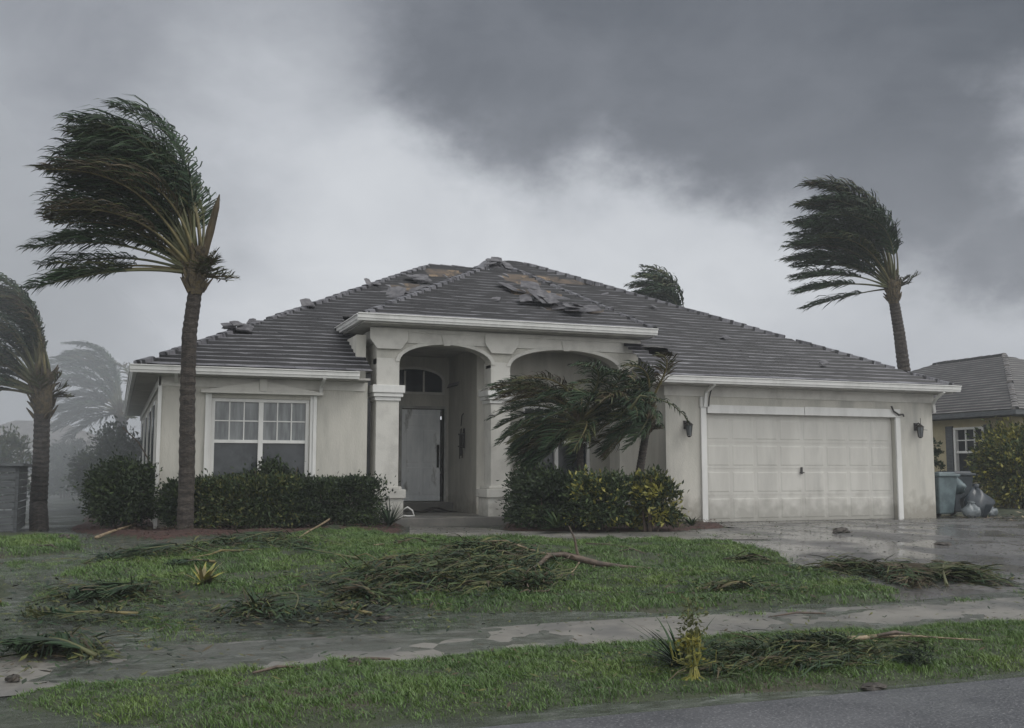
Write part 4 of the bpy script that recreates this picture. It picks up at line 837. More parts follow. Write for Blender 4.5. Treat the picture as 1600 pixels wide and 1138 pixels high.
# 2: palm at the left edge
b2 = gp(62, 829); t2 = at(66, 640, 20.6)
palm('palm_tree', (b2.x, b2.y, 0), t2, .17, .15, 'thick trunked palm at the left edge beside the slatted enclosure', 40, 2.6, 33, wk=.21, leaf=.55, dens=66, elev=(.3, 1.75), bulge=1.1, g=.05, trunk_pts=[Vector((b2.x, b2.y, -.15)), at(60, 790, 20.6), at(64, 720, 20.6), t2], skirt=5, boot_h=.9)
# 3: palm in the mist
b3 = at(190, 745, 44); b3.z = 0
palm('palm_tree', tuple(b3), at(190, 655, 44), .25, .2, 'faint palm lost in the mist behind the house corner', 34, 3.6, 41, wk=.19, leaf=.8, dens=50, width=.06, elev=(0, 1.6), g=.07)
# 4: palm behind the garage
b4 = at(1420, 700, 36); b4.z = 0; t4 = at(1396, 466, 36)
palm('palm_tree', tuple(b4), t4, .24, .17, 'bent palm with a bare trunk rising behind the garage roof', 42, 4.15, 55, wk=.215, leaf=.78, dens=78, full=1, width=.042, elev=(.22, 1.6), skirt=3, trunk_pts=[Vector(b4), at(1414, 590, 36), at(1405, 520, 36), t4], boot_h=1.0)
# 5: palm whose crown just shows above the roof
b5 = at(1075, 740, 48); b5.z = 0
palm('palm_tree', tuple(b5), at(1066, 520, 48), .25, .2, 'palm crown just showing over the middle of the roof', 30, 3.0, 63, wk=.19, leaf=.8, dens=50, width=.06, elev=(.6, 1.6), g=.06, skirt=0)
# 6, 7: the two young palms before the porch arch
b6 = at(908, 826, 20.1); b6.z = 0
palm('young_palm', tuple(b6), at(906, 682, 20.1), .08, .06, 'young dense palm thrashing in front of the right porch arch', 56, 1.7, 71, wk=.15, leaf=.42, dens=50, elev=(-.15, .85), g=.10, bulge=1.3, width=.024, skirt=6, boot_h=.45, width_az=2.1)
b7 = at(1000, 826, 20.4); b7.z = 0
palm('young_palm', tuple(b7), at(1010, 672, 20.4), .09, .07, 'second young palm leaning against the garage side wall', 34, 1.45, 81, wk=.12, leaf=.36, dens=42, elev=(-.15, .9), g=.09, bulge=1.3, width=.024, skirt=5, boot_h=.5, width_az=1.5,
     trunk_pts=[Vector(b7), at(996, 760, 20.4), at(1003, 715, 20.4), at(1010, 672, 20.4)])
rr = np.random.default_rng(8)
o = frond(np.array([tuple(at(x, y, 18.9)) for x, y in ((985, 640), (1000, 618), (1025, 622), (1050, 632), (1068, 648), (1075, 660))]), .28, None, ['rachis', 'frond_dark', 'frond_green'], rr, wk=.3, droop=.7, density=20, start=.3, width=.02, name='hanging_frond')
tag(o, 'torn palm frond caught over the lantern left of the garage door', 'palm frond')

def foliage(center, radii, n, leaf, rr, clumps=40, shape=2.0, top=1.0, wind=.25, aspect=.45, low=.42):
    """leaf-sized folded faces gathered in clumps through a rounded volume"""
    c = np.array(center); r = np.array(radii); u = nrm(rr.normal(0, 1, (clumps, 3))); u[:, 2] = np.where(rr.random(clumps) < low, -rr.uniform(.1, 1.0, clumps), np.abs(u[:, 2])*1.15)
    u = np.sign(u)*np.abs(nrm(u))**(2/shape); rad = rr.uniform(.45, .93, (clumps, 1))**.6; cp = u*rad
    if shape > 3:                                                   # a clipped block: clumps spread evenly over its faces
        cp = rr.uniform(-.93, .93, (clumps, 3)); ax_ = rr.choice(3, clumps, p=[.12, .48, .40]); cp[np.arange(clumps), ax_] = np.where(rr.random(clumps) < .6, 1, -1)*rr.uniform(.78, .92, clumps); cp[:, 1] = np.where(ax_ == 1, -np.abs(cp[:, 1]), cp[:, 1]); cp[:, 2] = np.where(ax_ == 2, np.abs(cp[:, 2]), cp[:, 2])
    k = rr.integers(0, clumps, n); P = cp[k]+rr.normal(0, .14, (n, 3)); spr = rr.random(n) < .06; P[spr] *= rr.uniform(1.0, 1.22, (spr.sum(), 1)); inner = rr.random(n) < .22; P[inner] *= rr.uniform(.3, .9, (inner.sum(), 1))
    q = c+P*r; lo_ = c[2]-r[2]*.98+rr.uniform(0, .25, n); q[:, 2] = np.where(q[:, 2] < lo_, lo_, q[:, 2])
    d = nrm(nrm(P)*.8+rr.normal(0, .7, (n, 3))+np.array([0, 0, .35])+WIND*wind); w = nrm(np.cross(d, rr.normal(0, 1, (n, 3)))); L = (leaf*rr.uniform(.6, 1.3, n))[:, None]; W_ = w*L*aspect*.5; up = np.cross(d, w)*L*.12
    V = np.stack([q, q+d*L*.5+W_+up, q+d*L, q+d*L*.5-W_+up], 1).reshape(-1, 3); i = np.arange(n)*4
    return V, np.concatenate([np.stack([i, i+1, i+2], 1), np.stack([i, i+2, i+3], 1)]), k
def shrub(name, cat, label, center, radii, n, leaf, mats, seed, clumps=40, shape=2., frac=.25, stems=6, group=None, aspect=.45, base_z=0., stem_mat='limb_bark', lightclump=True):
    rr = np.random.default_rng(seed); e = empty(name, (center[0], center[1], base_z), label, cat, group)
    V, T, k = foliage(center, radii, n, leaf, rr, clumps, shape, aspect=aspect)
    lc = rr.random(clumps) < frac*1.3; pr = np.where(lc[k], .75, frac*.25) if lightclump else np.full(n, frac); mi = (rr.random(n) < pr).astype(int)
    if len(mats) > 2: mi = np.where((mi == 0) & (rr.random(n) < .3), 2, mi)
    fast_mesh('foliage', V-np.array(e.location), T, mats, np.concatenate([mi, mi]), e)
    m = MB()
    for i in range(stems):
        a = rr.uniform(0, 6.28); x, y = center[0]+math.cos(a)*radii[0]*.25, center[1]+math.sin(a)*radii[1]*.25
        tx, ty = center[0]+math.cos(a)*radii[0]*rr.uniform(.4, .85), center[1]+math.sin(a)*radii[1]*rr.uniform(.4, .8); tz = center[2]+radii[2]*rr.uniform(.2, .95)
        m.tube([(x, y, base_z-.05), ((x+tx)/2, (y+ty)/2, (base_z+tz)*.45), (tx, ty, tz)], [.028, .018, .006], 5)
    m.build('stem', stem_mat, e); return e
DK = ['leaf_dark', 'leaf_mid', 'frond_dark']
def on(px, py, dist): p = at(px, py, dist); return p
def sh(name, cat, label, px0, px1, pyt, pyb, dist, depth, n, leaf, mats, seed, **k):
    """shrub filling the photo span px0..px1, from its top row down to the ground at its distance"""
    s_ = dist/F; c = at((px0+px1)/2, (pyt+pyb)/2, dist); zt = at((px0+px1)/2, pyt, dist).z; bz = float(gz(c.y)) + .05
    h = (zt-bz)/2; return shrub(name, cat, label, (c.x, c.y, bz+h), ((px1-px0)/2*s_, depth, h), n, leaf, mats, seed, base_z=bz, **k)
sh('shrub', 'shrub', 'large round dark shrub at the left corner of the house', 142, 250, 722, 826, 19.4, .8, 17000, .08, DK, 101, clumps=120, shape=2.2, frac=.12)
sh('shrub', 'shrub', 'low dark shrub around the foot of the tall palm', 252, 322, 752, 825, 19.0, .4, 7000, .075, DK, 102, clumps=60, frac=.15)
sh('hedge', 'hedge', 'clipped boxy hedge with olive leaf tips beneath the front window', 305, 455, 752, 824, 19.35, .45, 17000, .075, ['leaf_dark', 'leaf_olive', 'leaf_mid'], 103, clumps=170, shape=4.5, frac=.30, stems=12)
sh('hedge', 'hedge', 'clipped boxy hedge of darker green beside the left porch post', 428, 588, 752, 824, 19.9, .45, 16000, .075, DK, 104, clumps=150, shape=4.5, frac=.14, stems=12)
sh('shrub', 'shrub', 'bushy top of a shrub rising over the hedge before the window', 362, 486, 724, 800, 19.75, .25, 4200, .085, DK, 105, clumps=40, frac=.15)
sh('shrub', 'shrub', 'dark broad shrub right of the right porch post', 796, 905, 736, 828, 19.3, .6, 14000, .085, DK, 106, clumps=110, shape=2.8, frac=.12)
sh('croton', 'shrub', 'yellow flecked croton bush below the young palm', 885, 985, 742, 828, 18.8, .6, 8000, .10, ['leaf_dark', 'leaf_yellow', 'leaf_mid'], 107, clumps=80, shape=2.6, frac=.12, aspect=.4)
sh('croton', 'shrub', 'taller croton with yellow leaves against the garage side wall', 972, 1058, 740, 826, 18.9, .5, 4600, .12, ['leaf_dark', 'leaf_yellow', 'leaf_olive'], 108, clumps=34, shape=2.2, frac=.3, aspect=.4, stem_mat='limb_bark')
sh('shrub', 'shrub', 'yellow green shrub in front of the neighbouring house', 1528, 1640, 668, 796, 30, 1.2, 14000, .14, ['leaf_mid', 'leaf_yellow', 'leaf_olive'], 109, clumps=110, frac=.3)
sh('shrub', 'shrub', 'misty grey green bush filling the gap behind the round shrub', 120, 225, 672, 770, 31, 1.6, 7000, .13, DK, 110, clumps=60, frac=.15)
sh('shrub', 'shrub', 'dim misty hedge mass right of the left palm trunk', 66, 145, 690, 752, 44, 1.6, 5200, .17, DK, 111, clumps=50, frac=.1)
sh('shrub', 'shrub', 'dark bush rising behind the slatted enclosure', -60, 48, 672, 745, 27, 1.2, 5000, .12, ['leaf_dark', 'leaf_mid', 'frond_olive'], 112, clumps=50, frac=.2)
for i, (a, b, t, d_, s_) in enumerate([(-250, -40, 668, 60, 1), (-60, 130, 700, 75, 2), (90, 260, 690, 90, 3)]):
    sh('misty_tree', 'tree', ['dim rounded tree beyond the slatted enclosure', 'low wide misty tree behind the far lawn', 'faint low tree beneath the misty palm'][i], a, b, t, 745, d_, 3, 5000, .4, DK, 120+i, clumps=60, frac=.1)

def spiky(name, label, base, n, L, mats, seed, w=.03, up=.7, cat='plant', lean=.3):
    rr = np.random.default_rng(seed); e = empty(name, tuple(base), label, cat); b = np.array(base); V = []; T = []; M = []
    for i in range(n):
        a = rr.uniform(0, 6.283); el = rr.uniform(.15, 1.35)*up; d = np.array([math.cos(a)*math.cos(el), math.sin(a)*math.cos(el), math.sin(el)]); p = b+d*.02; l = L*rr.uniform(.6, 1.1); side = nrm(np.cross(d, [0, 0, 1.])); k = len(V)
        for j in range(6):
            t = j/5; ww = w*(1-t)**.6*(.6+1.2*t*(1-t)*2); V += [p-side*ww, p+side*ww]; d = nrm(d+np.array([0, 0, -.10])+WIND*lean*.12); p = p+d*l/5
        for j in range(5): q = k+2*j; T += [(q, q+1, q+3), (q, q+3, q+2)]; M += [i % len(mats)]*2
    fast_mesh('leaves', np.array(V)-b, np.array(T), mats, M, e); return e
spiky('spiky_plant', 'dark spiky plant at the foot of the left porch post', on(608, 822, 19.6), 60, .62, ['frond_dark', 'frond_green'], 131, w=.016, up=1.0)
spiky('spiky_plant', 'broad leaved low plant under the dark shrub beside the walkway', on(870, 826, 18.3), 46, .42, ['leaf_mid', 'frond_green'], 132, w=.028, up=.8)
spiky('small_plant', 'small leafy plant at the garage wall below the lantern', on(1080, 822, 18.6), 36, .36, ['frond_dark', 'leaf_mid'], 133, w=.018)
o = spiky('fallen_plant', 'uprooted dark leafy plant lying in the verge beside yellow stalks', gp(1062, 1052, .03), 90, .50, ['frond_green', 'frond_dark'], 134, w=.012, up=.75)
spiky('grass_tuft', 'dark spiky tuft in the flooded lawn at lower left', gp(400, 955, .0), 60, .36, ['frond_green', 'frond_dark', 'frond_olive'], 135, w=.010, up=.8)

# creeper on the neighbour's wall
for i, (px, py) in enumerate(((1459, 696), (1462, 712), (1466, 730))):
    c = at(px, py, 31.5); V, T, k = foliage(c, (.22, .12, .16), 160, .12, np.random.default_rng(140+i), 8)
    o = fast_mesh('wall_plant', V-np.array(c), T, DK, np.zeros(len(T), int)); o.location = c; tag(o, ['topmost', 'middle', 'lowest'][i]+' dark leafy clump on the wall left of the neighbouring window', 'plant', 'leafy clumps beside the neighbouring window')

# ------------------------------------------------------------------ storm debris
def ground_frond(a, b, label, seed, leaf=.3, mats=('rachis', 'frond_green', 'frond_dark'), dens=34, bow=.15, rise=.06, name='fallen_frond', width=.02, start=.15, prad=.014, spread=.75, droop=.05, group=None):
    rr = np.random.default_rng(seed); A, B = gp(*a), gp(*b); d = B-A; s = Vector((-d.y, d.x, 0))*bow; pts = []
    for i in range(11):
        t = i/10; p = A.lerp(B, t)+s*math.sin(math.pi*t); pts.append((p.x, p.y, max(float(gz(p.y)), float(terrain_z(np.array([[p.x, p.y]]))[0]))+.03+rise*math.sin(math.pi*min(1, t*1.1))))
    o = frond(np.array(pts), leaf, None, list(mats), rr, wk=.25, droop=droop, density=dens, flat=1, width=width, name=name, start=start, prad=prad, spread=spread)
    P0 = Vector(pts[0]); o.data.transform(__import__('mathutils').Matrix.Translation(-P0)); o.location = P0; tag(o, label, 'palm frond', group); return o
OL = ('rachis_yellow', 'frond_olive', 'frond_green'); BR = ('rachis_yellow', 'frond_brown', 'frond_olive'); GR = ('rachis', 'frond_green', 'frond_dark')
ground_frond((90, 1012), (30, 1030), 'dark green frond tip lying in the water at lower left', 200, .35, GR, 26)
ground_frond((150, 1032), (48, 1018), 'broad dark palm frond lying in the flood at lower left', 201, .42, GR, 40, rise=.12, width=.022)
ground_frond((245, 925), (120, 940), 'green frond with a long bare stalk near the left lawn edge', 202, .5, GR, 44, rise=.1, width=.03)
ground_frond((215, 965), (40, 970), 'long olive frond half under water on the left', 203, .3, OL, 44)
ground_frond((325, 868), (160, 880), 'dark frond lying across the back left corner of the lawn', 204, .5, GR, 44, rise=.12)
ground_frond((440, 845), (330, 858), 'dark green frond flat on the grass below the hedge', 205, .5, GR, 40, rise=.1)
ground_frond((600, 882), (715, 905), 'green brown frond left of the big fallen branch', 206, .45, OL, 40, rise=.1)
ground_frond((335, 888), (262, 892), 'narrow dark frond ending at a yellow stalk', 207, .22, ('rachis_yellow', 'frond_dark', 'frond_green'), 40, rise=.05)
ground_frond((420, 938), (445, 975), 'ragged frond standing up from the flooded tuft', 208, .32, GR, 26, rise=.12)
ground_frond((1275, 893), (1430, 908), 'brown green frond lying off the lawn onto the driveway', 209, .42, BR, 60, rise=.12, width=.022)
ground_frond((1340, 890), (1425, 925), 'matted dark frond on the wet driveway edge', 210, .42, ('rachis', 'frond_brown', 'frond_green'), 60, rise=.16, width=.022)
ground_frond((1550, 912), (1425, 905), 'olive frond curling up from the wet driveway at right', 211, .40, OL, 66, rise=.16, width=.022)
ground_frond((1480, 920), (1540, 900), 'short mounded frond beside the olive one on the driveway', 212, .32, ('rachis', 'frond_olive', 'frond_brown'), 44, rise=.2, width=.022)
ground_frond((560, 883), (470, 860), 'torn green frond near the cut pale stick', 213, .25, GR, 24)
ground_frond((1180, 928), (1110, 930), 'small brown frond on the front edge of the lawn', 214, .22, BR, 28, rise=.08)
ground_frond((1205, 884), (1155, 882), 'small dark clump of frond at the right of the lawn', 215, .2, ('rachis', 'frond_brown', 'frond_dark'), 28, rise=.08)
ground_frond((590, 940), (545, 936), 'dark matted clump at the water edge in mid lawn', 216, .25, ('rachis', 'frond_brown', 'frond_dark'), 36, rise=.12)
ground_frond((665, 855), (615, 858), 'small dark frond near the front walkway', 217, .2, ('rachis', 'frond_brown', 'frond_dark'), 26, rise=.06)
ground_frond((0, 946), (-60, 950), 'yellow green frond cut by the left edge of the picture', 218, .3, OL, 26)
ground_frond((580, 965), (500, 962), 'olive wisps floating in the flood before the lawn', 219, .2, OL, 26)
ground_frond((120, 790), (160, 800), 'dark leafy litter in the side yard water', 220, .25, GR, 24)
ground_frond((110, 768), (70, 765), 'small green clump on the far bank of the side yard water', 221, .3, GR, 20, rise=.1)
def limb(name, label, pts, rads, mtl, cat='branch', parent=None, lift=0):
    m = MB(); P = []
    for p in pts: q = gp(p[0], p[1]) ; tz = float(terrain_z(np.array([[q.x, q.y]]))[0]); P.append(Vector((q.x, q.y, max(q.z, tz)+p[2])))
    if parent: m.tube(P, rads, 8); return m.build(name, mtl, parent, smooth_=True)
    e = P[0].copy(); m.tube([p-e for p in P], rads, 8); o = m.build(name, mtl, None, smooth_=True); o.location = e; tag(o, label, cat); return o
# ---- the big fallen branch on the lawn
c0 = gp(905, 893); BB = empty('fallen_branch', tuple(c0), 'big fallen tree branch with leafy crown lying across the lawn', 'branch')
limb('limb', None, [(1016, 898, .02), (975, 896, .03), (935, 893, .06), (905, 891, .09), (880, 890, .12), (858, 893, .13), (840, 902, .08), (815, 912, .05), (780, 916, .04), (745, 921, .03)], [.012, .024, .036, .044, .038, .032, .022, .014, .01, .006], 'limb_bark', parent=BB)
limb('limb', None, [(868, 889, .10), (845, 885, .12), (815, 878, .14), (790, 870, .16), (750, 868, .12)], [.018, .016, .013, .010, .005], 'bark_pale', parent=BB)
limb('limb', None, [(850, 889, .06), (820, 882, .05), (790, 880, .04)], [.012, .009, .006], 'bark_pale', parent=BB)
m = MB(); p0 = gp(906, 891, .10); m.tube([p0, p0+Vector((-.03, .02, .14)), p0+Vector((-.07, .0, .30)), p0+Vector((-.13, .02, .44)), p0+Vector((-.15, .02, .47))], [.026, .019, .014, .010, .004], 6)
m.tube([p0+Vector((-.02, 0, .05)), p0+Vector((-.13, 0, .10)), p0+Vector((-.16, 0, .06)), p0+Vector((-.26, 0, .04))], [.012, .010, .009, .004], 5); m.build('twig', 'limb_bark', BB, smooth_=True)
limb('twig', None, [(905, 894, .06), (896, 902, .02), (883, 908, .01)], [.010, .008, .004], 'bark_pale', parent=BB)
def mass(px, py, w, d, h, n, leaf, mats, seed, parent, frac=.25, clumps=26, aspect=.13, wind=.7, name='foliage'):
    rr = np.random.default_rng(seed); c = gp(px, py); z0 = max(float(gz(c.y)), float(terrain_z(np.array([[c.x, c.y]]))[0])); V, T, k = foliage((c.x, c.y, z0+h*.5), (w, d, h), n, leaf, rr, clumps, 2.0, wind=wind, aspect=aspect, low=.2)
    V[:, 2] = z0+.015+np.maximum(V[:, 2]-z0-.015, 0)*.5; mi = rr.choice(len(mats), n, p=None); mi = np.where(rr.random(n) < frac, mi, 0); loc = np.array(parent.location) if parent is not None else np.array([c.x, c.y, z0])
    o = fast_mesh(name, V-loc, T, mats, np.concatenate([mi, mi]), parent)
    if parent is None: o.location = loc
    return o
MM = ['debris_leaf', 'frond_olive', 'frond_brown', 'frond_green', 'leaf_olive', 'rachis']
def strands(path, n, L, w, sx, h, mats, seed, parent, along=.6, name='frond_strands'):
    """tangle of long narrow leaf strips heaped along a path on the ground"""
    rr = np.random.default_rng(seed); K = np.array([(gp(*p).x, gp(*p).y) for p in path]); t = rr.random(n)*(len(K)-1); k = np.minimum(t.astype(int), len(K)-2); f = (t-k)[:, None]
    ax = nrm(K[k+1]-K[k]); P = K[k]*(1-f)+K[k+1]*f+rr.normal(0, 1, (n, 2))*sx*(.4+.6*np.abs(np.sin(t*3.1+seed)))[:, None]
    g0 = np.maximum(terrain_z(P), gz(P[:, 1])); u = rr.random(n); z = g0+.015+h*u**1.5*(.35+.65*np.abs(np.sin(t*4.3+seed*2)))
    a = np.arctan2(ax[:, 1], ax[:, 0])+rr.normal(0, 1.0-along, n)+np.where(rr.random(n) < .5, math.pi, 0); d = np.column_stack([np.cos(a), np.sin(a), rr.normal(.12, .28, n)]); LL = (L*rr.uniform(.4, 1.3, n))[:, None]
    q = np.column_stack([P, z]); pts = [q]; 
    for j in range(3): d = nrm(d+np.array([0, 0, -.22])+rr.normal(0, .13, (n, 3))); q = q+d*LL/3; q[:, 2] = np.maximum(q[:, 2], g0+.008); pts.append(q.copy())
    sd = nrm(np.column_stack([-np.sin(a), np.cos(a), rr.normal(0, .8, n)]))*w*rr.uniform(.5, 1.4, (n, 1))
    V = np.stack([pts[0]-sd*.5, pts[0]+sd*.5, pts[1]+sd, pts[1]-sd, pts[2]+sd*.8, pts[2]-sd*.8, pts[3]], 1).reshape(-1, 3); i = np.arange(n)*7
    T = np.concatenate([np.stack([i, i+1, i+2], 1), np.stack([i, i+2, i+3], 1), np.stack([i+3, i+2, i+4], 1), np.stack([i+3, i+4, i+5], 1), np.stack([i+5, i+4, i+6], 1)])
    mi = np.tile(rr.integers(0, len(mats), n), 5); return fast_mesh(name, V-np.array(parent.location), T, mats, mi, parent)
SM = ['frond_green', 'frond_olive', 'frond_dark', 'frond_brown', 'leaf_mid', 'frond_green', 'leaf_olive']
for i, (px, py, w, d, h, n) in enumerate([(765, 905, .5, .5, .10, 1500), (700, 918, .5, .4, .08, 1300), (650, 920, .4, .3, .06, 700), (775, 872, .4, .4, .10, 1000), (810, 925, .4, .3, .07, 800)]):
    mass(px, py, w, d, h, n, .12, ['leaf_dark', 'leaf_mid', 'frond_olive', 'frond_green', 'frond_brown'], 300+i, BB, frac=.8, aspect=.28, clumps=40)
for k, (a, b, mt) in enumerate([((850, 886), (700, 880), GR), ((845, 890), (640, 905), OL), ((850, 893), (660, 930), GR), ((840, 898), (740, 940), OL), ((800, 880), (720, 858), GR)]):
    A, B = gp(*a), gp(*b); pts = [tuple(A.lerp(B, t)+Vector((0, 0, .09+.10*math.sin(math.pi*t)))) for t in np.linspace(0, 1, 11)]
    frond(np.array(pts), .34, BB, list(mt), np.random.default_rng(350+k), wk=.3, droop=.12, density=50, flat=1, width=.02, start=.12, prad=.012, spread=.7)
for i, (path, n, sx, h) in enumerate([([(850, 885), (790, 893), (720, 903), (640, 918), (600, 925)], 2200, .32, .19), ([(800, 868), (760, 862), (720, 870)], 700, .24, .13), ([(800, 912), (760, 922), (700, 930)], 1300, .3, .09), ([(760, 885), (700, 898), (650, 905)], 1300, .28, .22), ([(850, 900), (845, 930)], 350, .12, .08), ([(640, 880), (600, 900), (560, 915)], 500, .25, .06)]):
    strands(path, n, .38, .0085, sx, h, SM, 600+i, BB)
# pale stick with a cut end
limb('broken_stick', 'pale stick with a freshly broken end propped on the lawn', [(464, 850, .02), (480, 842, .05), (500, 834, .09), (516, 829, .13), (521, 827, .16)], [.010, .014, .016, .022, .036], 'bark_pale', 'stick')
limb('yellow_stalk', 'curved yellow stalk lying on the left of the lawn', [(300, 884, .03), (330, 880, .05), (345, 873, .06), (372, 868, .04), (410, 864, .02)], [.006, .012, .016, .014, .006], 'rachis_yellow', 'stalk')
limb('thin_branch', 'thin pale branch running along the brown mulch', [(150, 843, .03), (175, 838, .06), (205, 832, .08), (228, 824, .12)], [.03, .022, .02, .014], 'bark_pale', 'branch')
limb('thin_branch', 'thin pale stalk on the grass right of the mulch bed', [(262, 866, .02), (300, 856, .03), (322, 849, .03)], [.005, .007, .004], 'rachis_yellow', 'branch')
limb('thin_branch', 'short white forked twig at the right end of the mulch bed', [(342, 823, .05), (352, 827, .05), (368, 831, .03)], [.02, .022, .01], 'bark_pale', 'twig')
limb('thin_branch', 'short yellow twig right of the middle of the lawn', [(553, 881, .04), (572, 878, .06), (592, 884, .03)], [.006, .008, .004], 'rachis_yellow', 'twig')
limb('thin_branch', 'crooked brown twig in front of the big branch', [(822, 928, .10), (828, 938, .04), (840, 934, .03), (856, 933, .02), (862, 930, .04)], [.008, .010, .010, .010, .006], 'limb_bark', 'twig')
limb('thin_branch', 'straight pale twig on the lawn left of the walkway', [(584, 859, .02), (600, 857, .02)], [.008, .006], 'bark_pale', 'twig')
for i, (a, b, l) in enumerate([((915, 858), (985, 864), 'upper of two dark twigs flat on the lawn behind the big branch'), ((965, 869), (1010, 871), 'lower of two dark twigs flat on the lawn behind the big branch'),
                               ((1130, 880), (1200, 884), 'dark twig lying on the right of the lawn'), ((60, 862), (100, 866), 'dark twig by the side yard water'), ((1490, 903), (1545, 905), 'thin twig on the shining driveway'),
                               ((1290, 962), (1200, 966), 'dark twig lying along the sidewalk right of centre'), ((610, 1034), (540, 1040), 'dark twig on the sidewalk edge'), ((395, 1063), (470, 1052), 'dark sodden twig on the sidewalk at left')]):
    limb('dark_twig', l, [(a[0], a[1], .02), ((a[0]+b[0])/2, (a[1]+b[1])/2-2, .03), (b[0], b[1], .01)], [.008, .012, .004], 'limb_bark', 'twig')
for path, n, lab, sd, sx, h in (([(1290, 893), (1340, 897), (1400, 905), (1425, 918)], 1500, 'long tangle of brown green palm strips between lawn and driveway', 661, .17, .20), ([(1440, 904), (1490, 908), (1530, 912)], 1200, 'mound of olive palm strips on the wet driveway at far right', 662, .16, .19),
                              ([(130, 935), (170, 930), (215, 935)], 420, 'loose heap of green palm strips at the left lawn edge', 663, .2, .14), ([(170, 880), (220, 872), (270, 868)], 380, 'thin heap of green palm strips on the back left of the lawn', 664, .25, .14),
                              ([(70, 1020), (110, 1015), (140, 1026)], 300, 'dark palm strips bunched in the flood at lower left', 665, .10, .14), ([(540, 938), (570, 934), (600, 942)], 330, 'dark matted strips at the flood line in mid lawn', 666, .12, .10),
                              ([(370, 965), (400, 955), (440, 965)], 380, 'dark strips around the spiky tuft in the flooded lawn', 667, .12, .12), ([(1110, 930), (1150, 926), (1180, 931)], 220, 'small brown strip heap on the front right of the lawn', 668, .1, .09),
                              ([(1155, 884), (1200, 886)], 150, 'little brown strip heap on the right of the lawn', 669, .1, .09), ([(420, 858), (450, 856), (470, 858)], 260, 'dark strip heap on the grass by the cut pale stick', 670, .16, .12), ([(340, 856), (400, 850), (440, 845)], 420, 'low green strip heap on the grass along the hedge', 671, .3, .12)):
    e = empty('palm_debris', tuple(gp(*path[0])), lab, 'palm debris'); strands(path, n, .32, .0075, sx, h, SM, sd, e)
# yellow leaf cluster
spiky('yellow_leaves', 'bright yellow torn leaf cluster sitting on the lawn at left', gp(318, 922, .05), 34, .33, ['leaf_yellow', 'rachis_yellow'], 150, w=.026, up=.9, cat='leaves', lean=-.4)
spiky('yellow_leaves', 'small yellow leaf sprig on the lawn left of the big branch', gp(558, 905, .03), 16, .24, ['leaf_yellow', 'leaf_olive'], 151, w=.012, up=.8, cat='leaves')
# ---- verge debris at right
c0 = gp(1310, 1028); VB = empty('fallen_branch', tuple(c0), 'fallen palm branch lying along the verge at lower right', 'branch')
limb('limb', None, [(1535, 1016, .02), (1480, 1018, .03), (1430, 1019, .04), (1375, 1021, .05), (1345, 1024, .05), (1318, 1026, .06)], [.004, .006, .010, .016, .022, .028], 'bark_pale', parent=VB)
limb('limb', None, [(1425, 1019, .05), (1400, 1020, .07), (1372, 1022, .06)], [.010, .018, .012], 'limb_bark', parent=VB)
m = MB(); p0 = gp(1316, 1030, .05); m.tube([p0, p0+Vector((-.09, .03, .07)), p0+Vector((-.14, .06, .10)), p0+Vector((-.26, .1, .12)), p0+Vector((-.5, .16, .10)), p0+Vector((-.75, .25, .06))], [.018, .013, .010, .007, .006, .003], 6)
m.tube([p0+Vector((-.08, .03, .07)), p0+Vector((-.14, .05, .17))], [.008, .003], 5); m.build('twig', 'limb_bark', VB, smooth_=True)
rr = np.random.default_rng(400)
for i, (a, b, mt) in enumerate([((1310, 1032), (1110, 1066), OL), ((1300, 1028), (1150, 1040), ('rachis', 'frond_dark', 'frond_olive')), ((1320, 1040), (1180, 1062), OL), ((1330, 1036), (1230, 1052), GR), ((1340, 1045), (1250, 1064), GR)]):
    A, B = gp(*a), gp(*b); pts = [tuple(A.lerp(B, t)+Vector((0, 0, .05+.08*math.sin(math.pi*t)))) for t in np.linspace(0, 1, 11)]
    frond(np.array(pts), .26, VB, list(mt), rr, wk=.4, droop=.06, density=44, flat=1, width=.013, start=.05, prad=.008, spread=.6)
for i, (path, n, sx, h) in enumerate([([(1330, 1036), (1270, 1044), (1200, 1052), (1120, 1064)], 850, .15, .12), ([(1310, 1026), (1240, 1030), (1170, 1034)], 450, .11, .12), ([(1350, 1046), (1290, 1056), (1210, 1062)], 450, .12, .08), ([(1440, 1024), (1390, 1028), (1350, 1034)], 260, .07, .05), ([(1150, 1030), (1080, 1020)], 160, .08, .05)]):
    strands(path, n, .22, .0048, sx, h, SM, 640+i, VB)
for i, (px, py, w, d, h, n) in enumerate([(1235, 1040, .38, .16, .07, 900), (1295, 1036, .28, .14, .07, 600), (1165, 1050, .24, .14, .05, 400)]):
    mass(px, py, w, d, h, n, .09, ['leaf_dark', 'frond_dark', 'frond_olive', 'frond_green'], 380+i, VB, frac=.7, aspect=.2, clumps=36)
o = mass(1430, 1050, .14, .10, .05, 260, .08, ['frond_dark', 'frond_green'], 340, None, name='weed_clump'); tag(o, 'low dark weedy clump at the road edge below the branch', 'plant')
e = empty('yellow_shrub_top', tuple(gp(1085, 1072)), 'torn bright yellow stalked plant standing upright on the verge', 'plant')
base = gp(1085, 1074, .02); rr2 = random.Random(9); m = MB()
for i in range(26):
    a = rr2.uniform(0, 6.28); x, y = math.cos(a), math.sin(a)*.6; s0 = rr2.uniform(.04, .17); h = rr2.uniform(.20, .36)
    m.tube([base+Vector((x*.06, y*.06, 0)), base+Vector((x*.02, y*.02, .12)), base+Vector((x*s0, y*s0, h*.65)), base+Vector((x*s0*1.1-.01, y*s0, h))], [.0035, .0035, .003, .002], 4)
